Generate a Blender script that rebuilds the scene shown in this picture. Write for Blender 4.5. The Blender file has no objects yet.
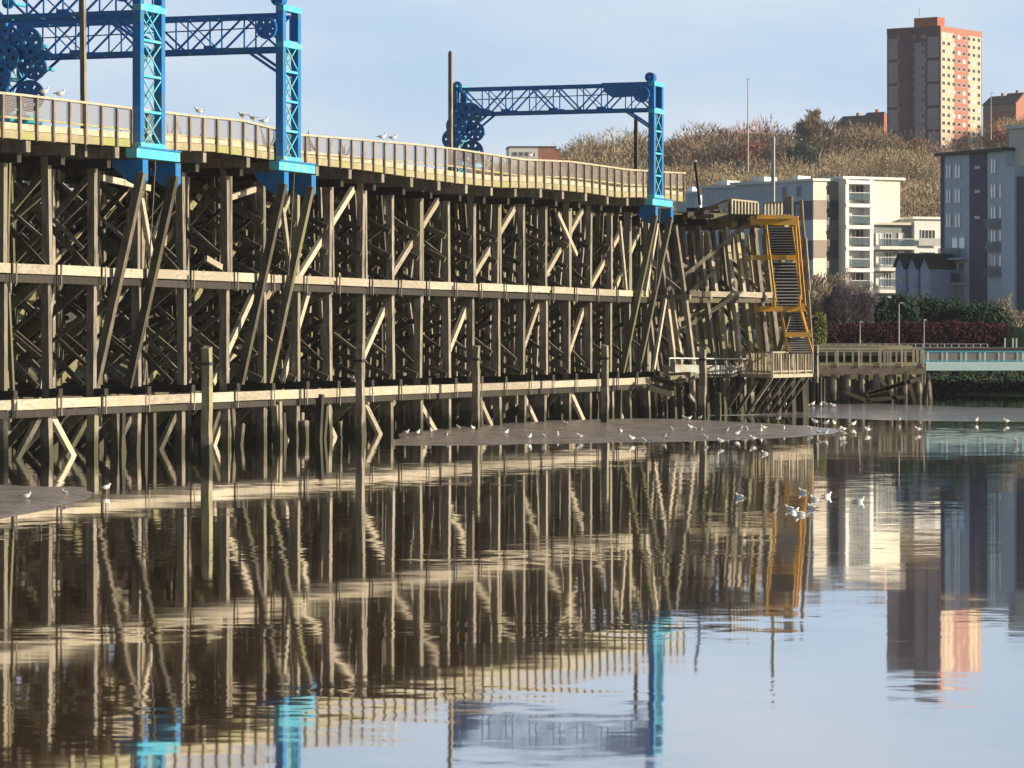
import bpy, math, random
from mathutils import Vector, Matrix, noise as mnoise
random.seed(7)
R = math.radians
C = bpy.context.scene.collection
scene = bpy.context.scene

# ------------------------------------------------------------------ camera, sky, sun, exposure
F, H, HY = 3400.0, 4.74, 338.7          # focal length in pixels, eye height (m), horizon row
cam = bpy.data.objects.new('camera', bpy.data.cameras.new('camera')); C.objects.link(cam)
cam.location = (0, 0, H); cam.rotation_euler = (R(90), 0, 0)
cam.data.sensor_width = 36; cam.data.lens = F * 36 / 1024
cam.data.shift_y = -(384 - HY) / 1024
cam.data.clip_start = 0.5; cam.data.clip_end = 12000
scene.camera = cam

SUN_EL, SUN_ROT = 16.0, 100.0
world = bpy.data.worlds.new('World'); scene.world = world; world.use_nodes = True
wn, wl = world.node_tree.nodes, world.node_tree.links
bg = wn['Background']; bg.inputs['Strength'].default_value = 0.05
sky = wn.new('ShaderNodeTexSky'); sky.sky_type = 'NISHITA'; sky.sun_disc = False
sky.sun_elevation = R(SUN_EL); sky.sun_rotation = R(SUN_ROT); sky.air_density = 1.0
sky.dust_density = 0.6; sky.ozone_density = 1.5
tc = wn.new('ShaderNodeTexCoord'); mp = wn.new('ShaderNodeMapping'); mp.inputs['Scale'].default_value = (5, 5, 17)
cn = wn.new('ShaderNodeTexNoise'); cn.inputs['Scale'].default_value = 1.0; cn.inputs['Detail'].default_value = 5; cn.inputs['Roughness'].default_value = .5
cr = wn.new('ShaderNodeValToRGB'); cr.color_ramp.elements[0].position = .38; cr.color_ramp.elements[0].color = (0, 0, 0, 1)
cr.color_ramp.elements[1].position = .68; cr.color_ramp.elements[1].color = (.9, .9, .9, 1)
sx = wn.new('ShaderNodeSeparateXYZ'); wl.new(tc.outputs['Generated'], sx.inputs[0])
lowsky = wn.new('ShaderNodeMapRange'); lowsky.interpolation_type = 'SMOOTHSTEP'; lowsky.inputs['From Min'].default_value = .11; lowsky.inputs['From Max'].default_value = .24
lowsky.inputs['To Min'].default_value = .92; lowsky.inputs['To Max'].default_value = .12; wl.new(sx.outputs['Z'], lowsky.inputs['Value'])
m1 = wn.new('ShaderNodeMix'); m1.data_type = 'RGBA'; m1.inputs['B'].default_value = (6.7, 9.2, 12.2, 1)      # pale blue winter haze low down
north = wn.new('ShaderNodeMapRange'); north.interpolation_type = 'SMOOTHSTEP'; north.inputs['From Min'].default_value = -.4; north.inputs['From Max'].default_value = .4
north.inputs['To Min'].default_value = .15; wl.new(sx.outputs['Y'], north.inputs['Value'])      # low glow weakened southward, out of view, to dim camera-facing sides
hz_ = wn.new('ShaderNodeMath'); hz_.operation = 'MULTIPLY'; wl.new(lowsky.outputs[0], hz_.inputs[0]); wl.new(north.outputs[0], hz_.inputs[1])
wl.new(hz_.outputs[0], m1.inputs['Factor']); wl.new(sky.outputs[0], m1.inputs['A'])
fm_ = wn.new('ShaderNodeMath'); fm_.operation = 'MULTIPLY'
mx = wn.new('ShaderNodeMix'); mx.data_type = 'RGBA'; mx.inputs['B'].default_value = (10.8, 11.4, 12.2, 1)
wl.new(tc.outputs['Generated'], mp.inputs['Vector']); wl.new(mp.outputs[0], cn.inputs['Vector'])
wl.new(cn.outputs['Fac'], cr.inputs[0]); wl.new(cr.outputs[0], fm_.inputs[0]); wl.new(hz_.outputs[0], fm_.inputs[1]); wl.new(fm_.outputs[0], mx.inputs['Factor'])
wl.new(m1.outputs['Result'], mx.inputs['A']); wl.new(mx.outputs['Result'], bg.inputs['Color'])

sd = bpy.data.lights.new('sun', 'SUN'); sd.energy = 5.0; sd.angle = R(.53); sd.color = (1, .84, .62)
sun = bpy.data.objects.new('sun', sd); C.objects.link(sun)
S = Vector((math.sin(R(SUN_ROT)) * math.cos(R(SUN_EL)), math.cos(R(SUN_ROT)) * math.cos(R(SUN_EL)), math.sin(R(SUN_EL))))
sun.rotation_euler = S.to_track_quat('Z', 'Y').to_euler(); sun.location = (60, 20, 60)
scene.view_settings.view_transform = 'Standard'; scene.view_settings.look = 'None'
scene.view_settings.exposure = 0.62; scene.view_settings.gamma = 1
scene.render.resolution_x, scene.render.resolution_y = 1024, 768

# ------------------------------------------------------------------ helpers
def at(px, py, Y):
    return Vector(((px - 512) / F * Y, Y, H + (HY - py) / F * Y))
def ground(px, py, z=0.0):
    Y = F * (H - z) / (py - HY)
    return Vector(((px - 512) / F * Y, Y, z))
UPV = Vector((0, 0, 1))

class MB:
    def __init__(s): s.v = []; s.f = []; s.m = []; s.mi = 0
    def add(s, vs, fs):
        b = len(s.v); s.v += [tuple(q) for q in vs]
        for f in fs: s.f.append(tuple(b + i for i in f)); s.m.append(s.mi)
        return s
    def box(s, c, ax, ay, az):          # centre and three half-axis vectors
        c = Vector(c); vs = []
        for k in (-1, 1):
            for j in (-1, 1):
                for i in (-1, 1): vs.append(c + ax * i + ay * j + az * k)
        return s.add(vs, [(0, 2, 3, 1), (4, 5, 7, 6), (0, 1, 5, 4), (2, 6, 7, 3), (0, 4, 6, 2), (1, 3, 7, 5)])
    def beam(s, p0, p1, w, d, side):    # w along side, d the other way
        p0 = Vector(p0); p1 = Vector(p1); a = p1 - p0; L = a.length
        if L < 1e-6: return s
        a /= L; sd_ = Vector(side); sd_ = sd_ - a * sd_.dot(a)
        if sd_.length < 1e-5: sd_ = a.orthogonal()
        sd_.normalize(); o = a.cross(sd_)
        return s.box((p0 + p1) / 2, sd_ * (w / 2), o * (d / 2), a * (L / 2))
    def aabb(s, x0, x1, y0, y1, z0, z1):
        return s.box(((x0 + x1) / 2, (y0 + y1) / 2, (z0 + z1) / 2), Vector(((x1 - x0) / 2, 0, 0)), Vector((0, (y1 - y0) / 2, 0)), Vector((0, 0, (z1 - z0) / 2)))
    def tube(s, p0, p1, r0, r1=None, n=8, caps=True):
        p0 = Vector(p0); p1 = Vector(p1); r1 = r0 if r1 is None else r1
        a = (p1 - p0)
        if a.length < 1e-6: return s
        a.normalize(); u = a.orthogonal().normalized(); w = a.cross(u); vs = []
        for p, r in ((p0, r0), (p1, r1)):
            for i in range(n):
                t = 2 * math.pi * i / n; vs.append(p + (u * math.cos(t) + w * math.sin(t)) * r)
        fs = [(i, (i + 1) % n, n + (i + 1) % n, n + i) for i in range(n)]
        if caps: fs += [tuple(range(n - 1, -1, -1)), tuple(range(n, 2 * n))]
        return s.add(vs, fs)
    def prism(s, pts, ext):             # planar polygon extruded by a vector
        pts = [Vector(p) for p in pts]; n = len(pts); e = Vector(ext)
        return s.add(pts + [p + e for p in pts], [tuple(range(n - 1, -1, -1)), tuple(range(n, 2 * n))] + [(i, (i + 1) % n, n + (i + 1) % n, n + i) for i in range(n)])
    def tri(s, a, b, c): return s.add([a, b, c], [(0, 1, 2)])

origin = {}
def link(name, mb, mats, parent=None, smooth=False):
    me = bpy.data.meshes.new(name)
    off = origin.get(parent.name, Vector((0, 0, 0))) if parent else Vector((0, 0, 0))
    me.from_pydata([(v[0] - off.x, v[1] - off.y, v[2] - off.z) for v in mb.v], [], mb.f)
    if not isinstance(mats, (list, tuple)): mats = [mats]
    for m in mats: me.materials.append(m)
    if len(mats) > 1: me.polygons.foreach_set('material_index', mb.m)
    if smooth: me.polygons.foreach_set('use_smooth', [True] * len(me.polygons))
    me.update()
    o = bpy.data.objects.new(name, me); C.objects.link(o)
    if parent: o.parent = parent; origin[o.name] = off
    return o
def tag(o, label=None, cat=None, group=None, kind=None):
    if label: o['label'] = label
    if cat: o['category'] = cat
    if group: o['group'] = group
    if kind: o['kind'] = kind
    return o
def thing(name, loc, label, cat, group=None):
    o = bpy.data.objects.new(name, None); C.objects.link(o); o.location = loc; origin[o.name] = Vector(loc)
    o.empty_display_size = .3
    return tag(o, label, cat, group)
def solo(name, mb, mats, label, cat, group=None, smooth=False):     # a thing that is one mesh, origin at its base
    xs = [v[0] for v in mb.v]; ys = [v[1] for v in mb.v]; zs = [v[2] for v in mb.v]
    b = Vector(((min(xs) + max(xs)) / 2, (min(ys) + max(ys)) / 2, min(zs)))
    mb.v = [(v[0] - b.x, v[1] - b.y, v[2] - b.z) for v in mb.v]
    o = link(name, mb, mats, None, smooth); o.location = b
    return tag(o, label, cat, group)
def children(o): return [c for c in bpy.data.objects if c.parent == o]
def copy_tree(o, parent=None):
    c = o.copy(); C.objects.link(c)
    if parent: c.parent = parent
    for ch in children(o): copy_tree(ch, c)
    return c

# ------------------------------------------------------------------ materials
def mat(name, c0, c1=None, rough=.8, scale=2.0, detail=4, stretch=(1, 1, 1), metallic=0, bump=0, island=0.0, spec=.5, c2=None, two=None):
    m = bpy.data.materials.new(name); m.use_nodes = True
    n, l = m.node_tree.nodes, m.node_tree.links; p = n['Principled BSDF']
    p.inputs['Roughness'].default_value = rough; p.inputs['Metallic'].default_value = metallic
    p.inputs['Specular IOR Level'].default_value = spec
    c1 = c1 or tuple(x * .75 for x in c0)
    g = n.new('ShaderNodeNewGeometry'); mpn = n.new('ShaderNodeMapping'); mpn.inputs['Scale'].default_value = stretch
    l.new(g.outputs['Position'], mpn.inputs['Vector'])
    t = n.new('ShaderNodeTexNoise'); t.inputs['Scale'].default_value = scale; t.inputs['Detail'].default_value = detail; t.inputs['Roughness'].default_value = .65
    l.new(mpn.outputs[0], t.inputs['Vector'])
    r = n.new('ShaderNodeValToRGB'); r.color_ramp.elements[0].position = .32; r.color_ramp.elements[1].position = .68
    r.color_ramp.elements[0].color = (*c1, 1); r.color_ramp.elements[1].color = (*c0, 1)
    l.new(t.outputs['Fac'], r.inputs[0]); col = r.outputs[0]
    if c2:                              # a second, coarser patch colour (algae, wear)
        t2 = n.new('ShaderNodeTexNoise'); t2.inputs['Scale'].default_value = two or .35; t2.inputs['Detail'].default_value = 3
        l.new(g.outputs['Position'], t2.inputs['Vector'])
        r2 = n.new('ShaderNodeValToRGB'); r2.color_ramp.elements[0].position = .5; r2.color_ramp.elements[1].position = .62
        l.new(t2.outputs['Fac'], r2.inputs[0])
        k = n.new('ShaderNodeMix'); k.data_type = 'RGBA'; l.new(r2.outputs[0], k.inputs['Factor'])
        l.new(col, k.inputs['A']); k.inputs['B'].default_value = (*c2, 1); col = k.outputs['Result']
    if island:
        oi = n.new('ShaderNodeObjectInfo'); ad = n.new('ShaderNodeMath'); ad.operation = 'ADD'
        l.new(g.outputs['Random Per Island'], ad.inputs[0]); l.new(oi.outputs['Random'], ad.inputs[1])
        fr = n.new('ShaderNodeMath'); fr.operation = 'FRACT'; l.new(ad.outputs[0], fr.inputs[0])
        mr = n.new('ShaderNodeMapRange'); mr.inputs['To Min'].default_value = 1 - island; mr.inputs['To Max'].default_value = 1 + island * .6
        l.new(fr.outputs[0], mr.inputs['Value'])
        hs = n.new('ShaderNodeHueSaturation'); l.new(mr.outputs[0], hs.inputs['Value']); l.new(col, hs.inputs['Color']); col = hs.outputs[0]
    l.new(col, p.inputs['Base Color'])
    if bump:
        b = n.new('ShaderNodeBump'); b.inputs['Strength'].default_value = bump; b.inputs['Distance'].default_value = .05
        l.new(t.outputs['Fac'], b.inputs['Height']); l.new(b.outputs[0], p.inputs['Normal'])
    return m

def wet_timber(name, c0, c1, alg, island=.3):
    """weathered timber: grain, algae patches, and a dark tide-stained foot"""
    m = mat(name, c0, c1, rough=.85, scale=3.2, stretch=(1.6, 1.6, .35), island=island, c2=alg, two=.22)
    n, l = m.node_tree.nodes, m.node_tree.links; p = n['Principled BSDF']
    src = p.inputs['Base Color'].links[0].from_socket
    g = n.new('ShaderNodeNewGeometry'); sp = n.new('ShaderNodeSeparateXYZ'); l.new(g.outputs['Position'], sp.inputs[0])
    tn = n.new('ShaderNodeTexNoise'); tn.inputs['Scale'].default_value = 1.5
    l.new(g.outputs['Position'], tn.inputs['Vector'])
    ma = n.new('ShaderNodeMath'); ma.operation = 'MULTIPLY_ADD'; ma.inputs[1].default_value = 1.6; l.new(tn.outputs['Fac'], ma.inputs[0]); l.new(sp.outputs['Z'], ma.inputs[2])
    mr = n.new('ShaderNodeMapRange'); mr.inputs['From Min'].default_value = 1.35; mr.inputs['From Max'].default_value = 1.85; l.new(ma.outputs[0], mr.inputs['Value'])
    k = n.new('ShaderNodeMix'); k.data_type = 'RGBA'; l.new(mr.outputs[0], k.inputs['Factor']); k.inputs['A'].default_value = (.05, .05, .03, 1)
    l.new(src, k.inputs['B']); l.new(k.outputs['Result'], p.inputs['Base Color'])
    return m
M = {}
M['timber'] = wet_timber('weathered_timber', (.325, .295, .245), (.10, .09, .075), (.20, .19, .13))
M['dark'] = wet_timber('creosoted_timber', (.042, .036, .03), (.02, .018, .016), (.035, .035, .022))
M['brace'] = wet_timber('brace_timber', (.15, .135, .10), (.05, .044, .034), (.135, .13, .075), .45)  # darker timber: interior and camera-facing shade put into the colour
M['green'] = wet_timber('mossy_timber', (.31, .30, .17), (.15, .145, .08), (.34, .30, .22))
M['pale'] = mat('pale_timber', (.52, .47, .38), (.26, .23, .18), rough=.8, scale=2.4, stretch=(1, 1, 3.5), detail=7, island=.28, c2=(.36, .33, .24), two=.45)
M['rail'] = mat('rail_timber', (.47, .42, .32), (.29, .26, .19), rough=.8, scale=2.5, island=.15)
M['railpost'] = mat('rail_post_timber', (.28, .23, .17), (.15, .12, .09), rough=.8, scale=2.5, island=.3)
M['fascia'] = mat('fascia_timber', (.40, .36, .24), (.25, .23, .14), rough=.85, scale=1.4, island=.12, c2=(.30, .31, .12), two=.5)
M['under'] = mat('underside_timber', (.08, .07, .045), (.045, .04, .028), rough=.9, scale=1.4)  # shade below the deck put into a darker timber colour
M['blue'] = mat('blue_paint', (.013, .185, .50), (.010, .145, .42), rough=.38, scale=2, c2=(.04, .165, .32), two=1.4)  # the one gantry paint in its shaded, deep tone
M['deepblue'] = mat('shaded_blue_paint', (.018, .18, .52), (.014, .14, .44), rough=.35, scale=2)  # gantry paint again, shade of camera-facing parts put into the colour
M['cyan'] = mat('pale_sunlit_blue_paint', (.085, .50, .64), (.05, .36, .54), rough=.5, scale=3, c2=(.17, .38, .42), two=1.7)  # same gantry paint with sunlight put into the colour; also footbridge railing
M['yellow'] = mat('yellow_paint', (.66, .34, .03), (.46, .23, .025), rough=.5, scale=2, c2=(.42, .26, .06), two=.8)
M['steel'] = mat('dark_steel', (.05, .055, .06), (.03, .03, .035), rough=.5, metallic=.3)
M['grey'] = mat('galvanised_steel', (.45, .46, .47), (.36, .37, .38), rough=.45, metallic=.2)
M['white'] = mat('white_paint', (.78, .78, .76), (.68, .68, .66), rough=.6, scale=1)
M['footcyan'] = mat('footbridge_paint', (.58, .78, .78), (.48, .68, .70), rough=.5, scale=1.2)
M['gangway'] = mat('weathered_pale_boards', (.42, .48, .48), (.26, .29, .28), rough=.8, scale=1.6, detail=7, c2=(.28, .25, .20), two=.8)
M['gull'] = mat('white_feathers', (.82, .82, .8), (.74, .74, .73), rough=.8, scale=8)
M['gullgrey'] = mat('grey_feathers', (.60, .62, .65), (.52, .54, .57), rough=.8, scale=8)
M['gulltip'] = mat('black_feathers', (.03, .03, .03), rough=.7)
M['beak'] = mat('gull_beak', (.6, .32, .05), rough=.6)
M['cream'] = mat('cream_render', (.76, .73, .63), (.70, .67, .58), rough=.9, scale=.5)
M['brown_clad'] = mat('taupe_render', (.36, .31, .27), (.32, .27, .24), rough=.9, scale=.5)
M['bluegrey'] = mat('shaded_blue_render', (.56, .67, .78), (.50, .61, .72), rough=.85, scale=.4)  # blue cast of the shaded walls put into the render colour
M['slate_clad'] = mat('dark_slate_cladding', (.15, .15, .21), (.12, .12, .18), rough=.8, scale=.8)
M['grey_clad'] = mat('grey_green_render', (.26, .29, .29), (.23, .26, .26), rough=.9, scale=.5)
M['whiterender'] = mat('white_render', (.74, .75, .76), (.68, .69, .71), rough=.9, scale=.5)
M['houseblue'] = mat('lilac_blue_boards', (.50, .56, .76), (.44, .50, .70), rough=.8, scale=1)
M['rooftile'] = mat('dark_roof_tiles', (.13, .11, .095), (.08, .07, .065), rough=.9, scale=1.5)
M['palewood'] = mat('pale_roof_trim', (.66, .62, .55), (.58, .54, .47), rough=.8, scale=1)
M['brick'] = mat('orange_brick', (.43, .19, .14), (.36, .155, .115), rough=.9, scale=1)
M['redbrick'] = mat('red_brick', (.40, .14, .085), (.33, .11, .07), rough=.9, scale=.8)
M['shadebrick'] = mat('shaded_purple_brick', (.105, .045, .105), (.09, .035, .085), rough=.9, scale=.6)  # shade of the tower's left side put into this brick colour
M['mauve'] = mat('mauve_panel', (.36, .33, .40), (.32, .29, .36), rough=.9, scale=.4)
M['creambrick'] = mat('cream_brick', (.62, .48, .36), (.55, .42, .31), rough=.9, scale=.8)
M['glass'] = mat('window_glass', (.05, .07, .09), (.03, .045, .06), rough=.12, scale=.6)
M['frame'] = mat('window_frame', (.70, .71, .71), (.64, .65, .66), rough=.5, scale=1)
M['palepane'] = mat('pale_pane', (.70, .74, .74), (.50, .55, .56), rough=.9, scale=1.1)  # pale panes: reflected sky put into the colour
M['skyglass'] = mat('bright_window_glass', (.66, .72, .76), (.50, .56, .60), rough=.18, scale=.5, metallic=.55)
M['balcglass'] = mat('tinted_balcony_glass', (.10, .16, .20), (.07, .12, .16), rough=.2, scale=.6)
_n = M['balcglass'].node_tree; _p = _n.nodes['Principled BSDF']; _p.inputs['Alpha'].default_value = .5
M['bark'] = mat('pale_bark', (.36, .32, .27), (.22, .19, .16), rough=.9, scale=4)
M['bark_dark'] = mat('dark_bark', (.13, .11, .10), (.08, .07, .065), rough=.9, scale=4)
def twig(name, a, b, sc=.12): return mat(name, a, b, rough=.95, scale=sc, detail=5, island=.35, spec=.1)
M['twig_tan'] = twig('tan_twigs', (.50, .41, .27), (.33, .27, .18), .03)
M['twig_red'] = twig('russet_twigs', (.46, .24, .16), (.34, .17, .12))
M['twig_grey'] = twig('grey_twigs', (.23, .20, .18), (.15, .13, .125))
for k_, a_, b_ in (('far_tan', (.42, .345, .23), (.31, .25, .165)), ('far_straw', (.50, .41, .27), (.38, .31, .2)), ('far_brown', (.30, .23, .16), (.21, .16, .115)), ('far_grey', (.22, .19, .17), (.15, .13, .12)), ('far_russet', (.44, .24, .155), (.34, .18, .12))):
    M[k_] = mat(k_ + '_twigs', a_, b_, rough=.95, scale=.12, detail=5, island=.06, spec=.1)
M['twig_brown'] = twig('brown_twigs', (.30, .23, .16), (.19, .15, .11), .05)
M['twig_dark'] = twig('dark_twigs', (.10, .09, .11), (.06, .055, .07))
M['twig_lit'] = twig('pale_twigs', (.44, .38, .29), (.28, .24, .18))
M['evergreen'] = twig('evergreen_leaves', (.035, .075, .045), (.018, .045, .03), .4)
M['evergreen_far'] = twig('far_evergreen_leaves', (.05, .07, .06), (.03, .045, .045), .3)
M['hedge'] = twig('dark_red_leaves', (.10, .035, .04), (.045, .018, .024), .8)
M['olive'] = twig('olive_leaves', (.20, .20, .06), (.10, .12, .04), .8)
# wire mesh infill: an open net with a small wire share
def netting():
    m = bpy.data.materials.new('wire_netting'); m.use_nodes = True; n, l = m.node_tree.nodes, m.node_tree.links
    p = n['Principled BSDF']; p.inputs['Base Color'].default_value = (.30, .28, .28, 1); p.inputs['Roughness'].default_value = .6
    tr = n.new('ShaderNodeBsdfTransparent'); ms = n.new('ShaderNodeMixShader'); g = n.new('ShaderNodeNewGeometry')
    w1 = n.new('ShaderNodeTexWave'); w1.bands_direction = 'Z'; w1.inputs['Scale'].default_value = 5
    w2 = n.new('ShaderNodeTexWave'); w2.bands_direction = 'Y'; w2.inputs['Scale'].default_value = 5
    mm = n.new('ShaderNodeMath'); mm.operation = 'MAXIMUM'
    for w in (w1, w2): l.new(g.outputs['Position'], w.inputs['Vector'])
    l.new(w1.outputs['Fac'], mm.inputs[0]); l.new(w2.outputs['Fac'], mm.inputs[1])
    gt = n.new('ShaderNodeMath'); gt.operation = 'GREATER_THAN'; gt.inputs[1].default_value = .90; l.new(mm.outputs[0], gt.inputs[0])
    l.new(gt.outputs[0], ms.inputs['Fac']); l.new(tr.outputs[0], ms.inputs[1]); l.new(p.outputs[0], ms.inputs[2])
    l.new(ms.outputs[0], n['Material Output'].inputs['Surface']); return m
M['net'] = netting()

def water_mat():
    m = bpy.data.materials.new('river_water'); m.use_nodes = True; n, l = m.node_tree.nodes, m.node_tree.links
    n.remove(n['Principled BSDF']); df = n.new('ShaderNodeBsdfDiffuse'); df.inputs['Color'].default_value = (.12, .06, .018, 1)
    p = n.new('ShaderNodeBsdfGlossy'); p.inputs['Color'].default_value = (.97, .97, .97, 1); p.inputs['Roughness'].default_value = .035
    fr = n.new('ShaderNodeFresnel'); fr.inputs['IOR'].default_value = 1.5; fk = n.new('ShaderNodeMapRange'); fk.inputs['To Min'].default_value = .42; fk.inputs['To Max'].default_value = 1.15
    l.new(fr.outputs[0], fk.inputs['Value']); ms = n.new('ShaderNodeMixShader'); l.new(fk.outputs[0], ms.inputs['Fac']); l.new(df.outputs[0], ms.inputs[1]); l.new(p.outputs[0], ms.inputs[2])
    l.new(ms.outputs[0], n['Material Output'].inputs['Surface'])
    g = n.new('ShaderNodeNewGeometry')
    def slope(scale, st, amp, det=2, off=0):
        mpn = n.new('ShaderNodeMapping'); mpn.inputs['Scale'].default_value = st; mpn.inputs['Location'].default_value = (off, off, 0)
        l.new(g.outputs['Position'], mpn.inputs['Vector'])
        t = n.new('ShaderNodeTexNoise'); t.inputs['Scale'].default_value = scale; t.inputs['Detail'].default_value = det
        l.new(mpn.outputs[0], t.inputs['Vector'])
        s = n.new('ShaderNodeVectorMath'); s.operation = 'SUBTRACT'; s.inputs[1].default_value = (.5, .5, .5); l.new(t.outputs['Color'], s.inputs[0])
        k = n.new('ShaderNodeVectorMath'); k.operation = 'MULTIPLY'; k.inputs[1].default_value = (amp * .55, amp, 0); l.new(s.outputs[0], k.inputs[0])
        return k.outputs[0]
    a = slope(.55, (.5, 1, 1), .008, 2); b = slope(2.4, (.55, 1, 1), .013, 2, 7)
    # wind patches
    mpn = n.new('ShaderNodeMapping'); mpn.inputs['Scale'].default_value = (.35, 1, 1); l.new(g.outputs['Position'], mpn.inputs['Vector'])
    t = n.new('ShaderNodeTexNoise'); t.inputs['Scale'].default_value = .085; t.inputs['Detail'].default_value = 4; l.new(mpn.outputs[0], t.inputs['Vector'])
    mr = n.new('ShaderNodeMapRange'); mr.inputs['From Min'].default_value = .46; mr.inputs['From Max'].default_value = .62
    mr.inputs['To Min'].default_value = .35; mr.inputs['To Max'].default_value = 1.9; l.new(t.outputs['Fac'], mr.inputs['Value'])
    sc = n.new('ShaderNodeVectorMath'); sc.operation = 'SCALE'; l.new(b, sc.inputs[0]); l.new(mr.outputs[0], sc.inputs['Scale'])
    ad = n.new('ShaderNodeVectorMath'); l.new(a, ad.inputs[0]); l.new(sc.outputs[0], ad.inputs[1])
    a2 = n.new('ShaderNodeVectorMath'); a2.inputs[1].default_value = (0, 0, 1); l.new(ad.outputs[0], a2.inputs[0])
    nn = n.new('ShaderNodeVectorMath'); nn.operation = 'NORMALIZE'; l.new(a2.outputs[0], nn.inputs[0]); l.new(nn.outputs[0], p.inputs['Normal'])
    return m
M['water'] = water_mat()
M['mud'] = mat('wet_mud', (.34, .31, .30), (.24, .21, .21), rough=.25, scale=1.6, detail=7, bump=.5, c2=(.18, .15, .14), two=.6)
M['shinymud'] = mat('wet_silt', (.26, .24, .25), (.19, .18, .19), rough=.14, scale=1.2, detail=7, bump=.15, stretch=(.4, 1, 1))
M['land'] = mat('rough_grass', (.16, .145, .08), (.10, .10, .05), rough=1, scale=.15, detail=6)
M['tarmac'] = mat('tarmac', (.06, .06, .06), (.045, .045, .045), rough=.9, scale=2)

# ------------------------------------------------------------------ setting: land and water
P0 = Vector((-19.88, 132.0, 0)); D = Vector((.3421, .9397, 0)); N = Vector((.9397, -.3421, 0))
def lerp(tab, x):
    if x <= tab[0][0]: return tab[0][1]
    for (a, va), (b, vb) in zip(tab, tab[1:]):
        if x <= b: return va + (vb - va) * (x - a) / (b - a)
    return tab[-1][1]
def smooth(t): t = max(0, min(1, t)); return t * t * (3 - 2 * t)
RIDGE = [(-900, 22), (0, 32), (300, 44), (420, 50), (500, 56), (600, 59.5), (700, 60), (780, 61), (830, 64), (880, 64), (925, 61), (965, 62), (1010, 71), (1100, 76), (2000, 78)]
def shore(x):
    if x < 12: return 132 + (35 + .94 * (x + 19.9)) / .342
    if x < 31.3: return 257
    return 290
def land(x, y):
    s_ = shore(x); w = 9 if 12 <= x < 31.3 else 32
    z = -1.2 + 5.4 * smooth((y - s_ + 1) / w)
    if y > 440:
        zr = lerp(RIDGE, 512 + F * x / 1140)
        k = (y - 440) / 700
        z = 4.2 + (zr - 4.2) * (k if k < 1 else 1 + .0 * k) if k < 1 else zr
        z += mnoise.noise(Vector((x * .01, y * .01, 0))) * 3 * min(1, (y - 440) / 100)
    return z
def grid(xs, ys, fn):
    mb = MB(); nx = len(xs)
    vs = [(x, y, fn(x, y)) for y in ys for x in xs]
    fs = [(j * nx + i, j * nx + i + 1, (j + 1) * nx + i + 1, (j + 1) * nx + i) for j in range(len(ys) - 1) for i in range(nx - 1)]
    return mb.add(vs, fs)
xs = sorted(set([-3000, -1500, -800, -500, -350] + [-260 + i * 6 for i in range(100)] + [400, 600, 1000, 1800, 3000] + [11.9, 12.1, 31.2, 31.4]))
ys = sorted(set([-400, -100, 50] + [100 + i * 5 for i in range(72)] + [470 + i * 14 for i in range(60)] + [1400, 1800, 2500, 4000, 8000] + [256, 258, 260, 263]))
tag(link('terrain', grid(xs, ys, land), M['land'], smooth=True), kind='structure')
w = MB(); w.add([(-3000, -400, 0), (3000, -400, 0), (3000, 460, 0), (-3000, 460, 0)], [(0, 1, 2, 3)])
tag(link('river_water', w, M['water']), kind='structure')

def mudbank(name, pts, h, m, seed, kind='structure', sub=26):
    """low dome of silt whose rim dips just under the water"""
    g = [ground(px, py) for px, py in pts]; n0 = len(g)
    # densify the rim with small wobbles
    rim = []
    for i in range(n0):
        a, b = g[i], g[(i + 1) % n0]; k = max(2, int((b - a).length / .8)); k = min(k, 60)
        for j in range(k):
            p = a.lerp(b, j / k); q = mnoise.noise(Vector((p.x * .7, p.y * .2, seed))) * .35
            rim.append(Vector((p.x + q, p.y + q * 4, 0)))
    c = sum(rim, Vector()) / len(rim); rings = 14; vs = []; fs = []; n = len(rim)
    for r in range(rings + 1):
        t = r / rings
        for p in rim:
            q = p.lerp(c, t); zz = -.05 + h * smooth(t * 3.2) + .05 * smooth(t * 14) + mnoise.noise(Vector((q.x * .5, q.y * .15, seed))) * .035 * smooth(t * 6)
            vs.append((q.x, q.y, zz))
    for r in range(rings):
        for i in range(n): fs.append((r * n + i, r * n + (i + 1) % n, (r + 1) * n + (i + 1) % n, (r + 1) * n + i))
    mb = MB().add(vs, fs)
    return tag(link(name, mb, m, smooth=True), kind=kind)
mudbank('mud_bank', [(372, 446.5), (450, 446.5), (560, 444.5), (650, 443), (740, 441), (800, 438), (845, 434), (856, 431), (845, 428), (800, 424.5), (740, 421), (680, 418.5), (620, 418), (540, 420), (460, 425), (390, 433)], .10, M['mud'], 1)
mudbank('mud_bank', [(-160, 545), (-60, 530), (0, 521), (60, 509), (98, 497), (110, 491.5), (90, 487), (50, 484.5), (0, 483.5), (-80, 483), (-200, 486)], .10, M['mud'], 2)
mudbank('mud_flat', [(690, 416), (760, 417), (860, 420), (960, 422), (1100, 423), (1250, 420), (1250, 410), (1060, 408.5), (960, 406.5), (880, 403.5), (800, 403), (730, 406), (700, 410)], .05, M['shinymud'], 3)
mudbank('mud_flat', [(930, 394.5), (1000, 397), (1100, 398), (1250, 398), (1250, 393), (1020, 391.5), (960, 392)], .05, M['shinymud'], 4)

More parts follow.
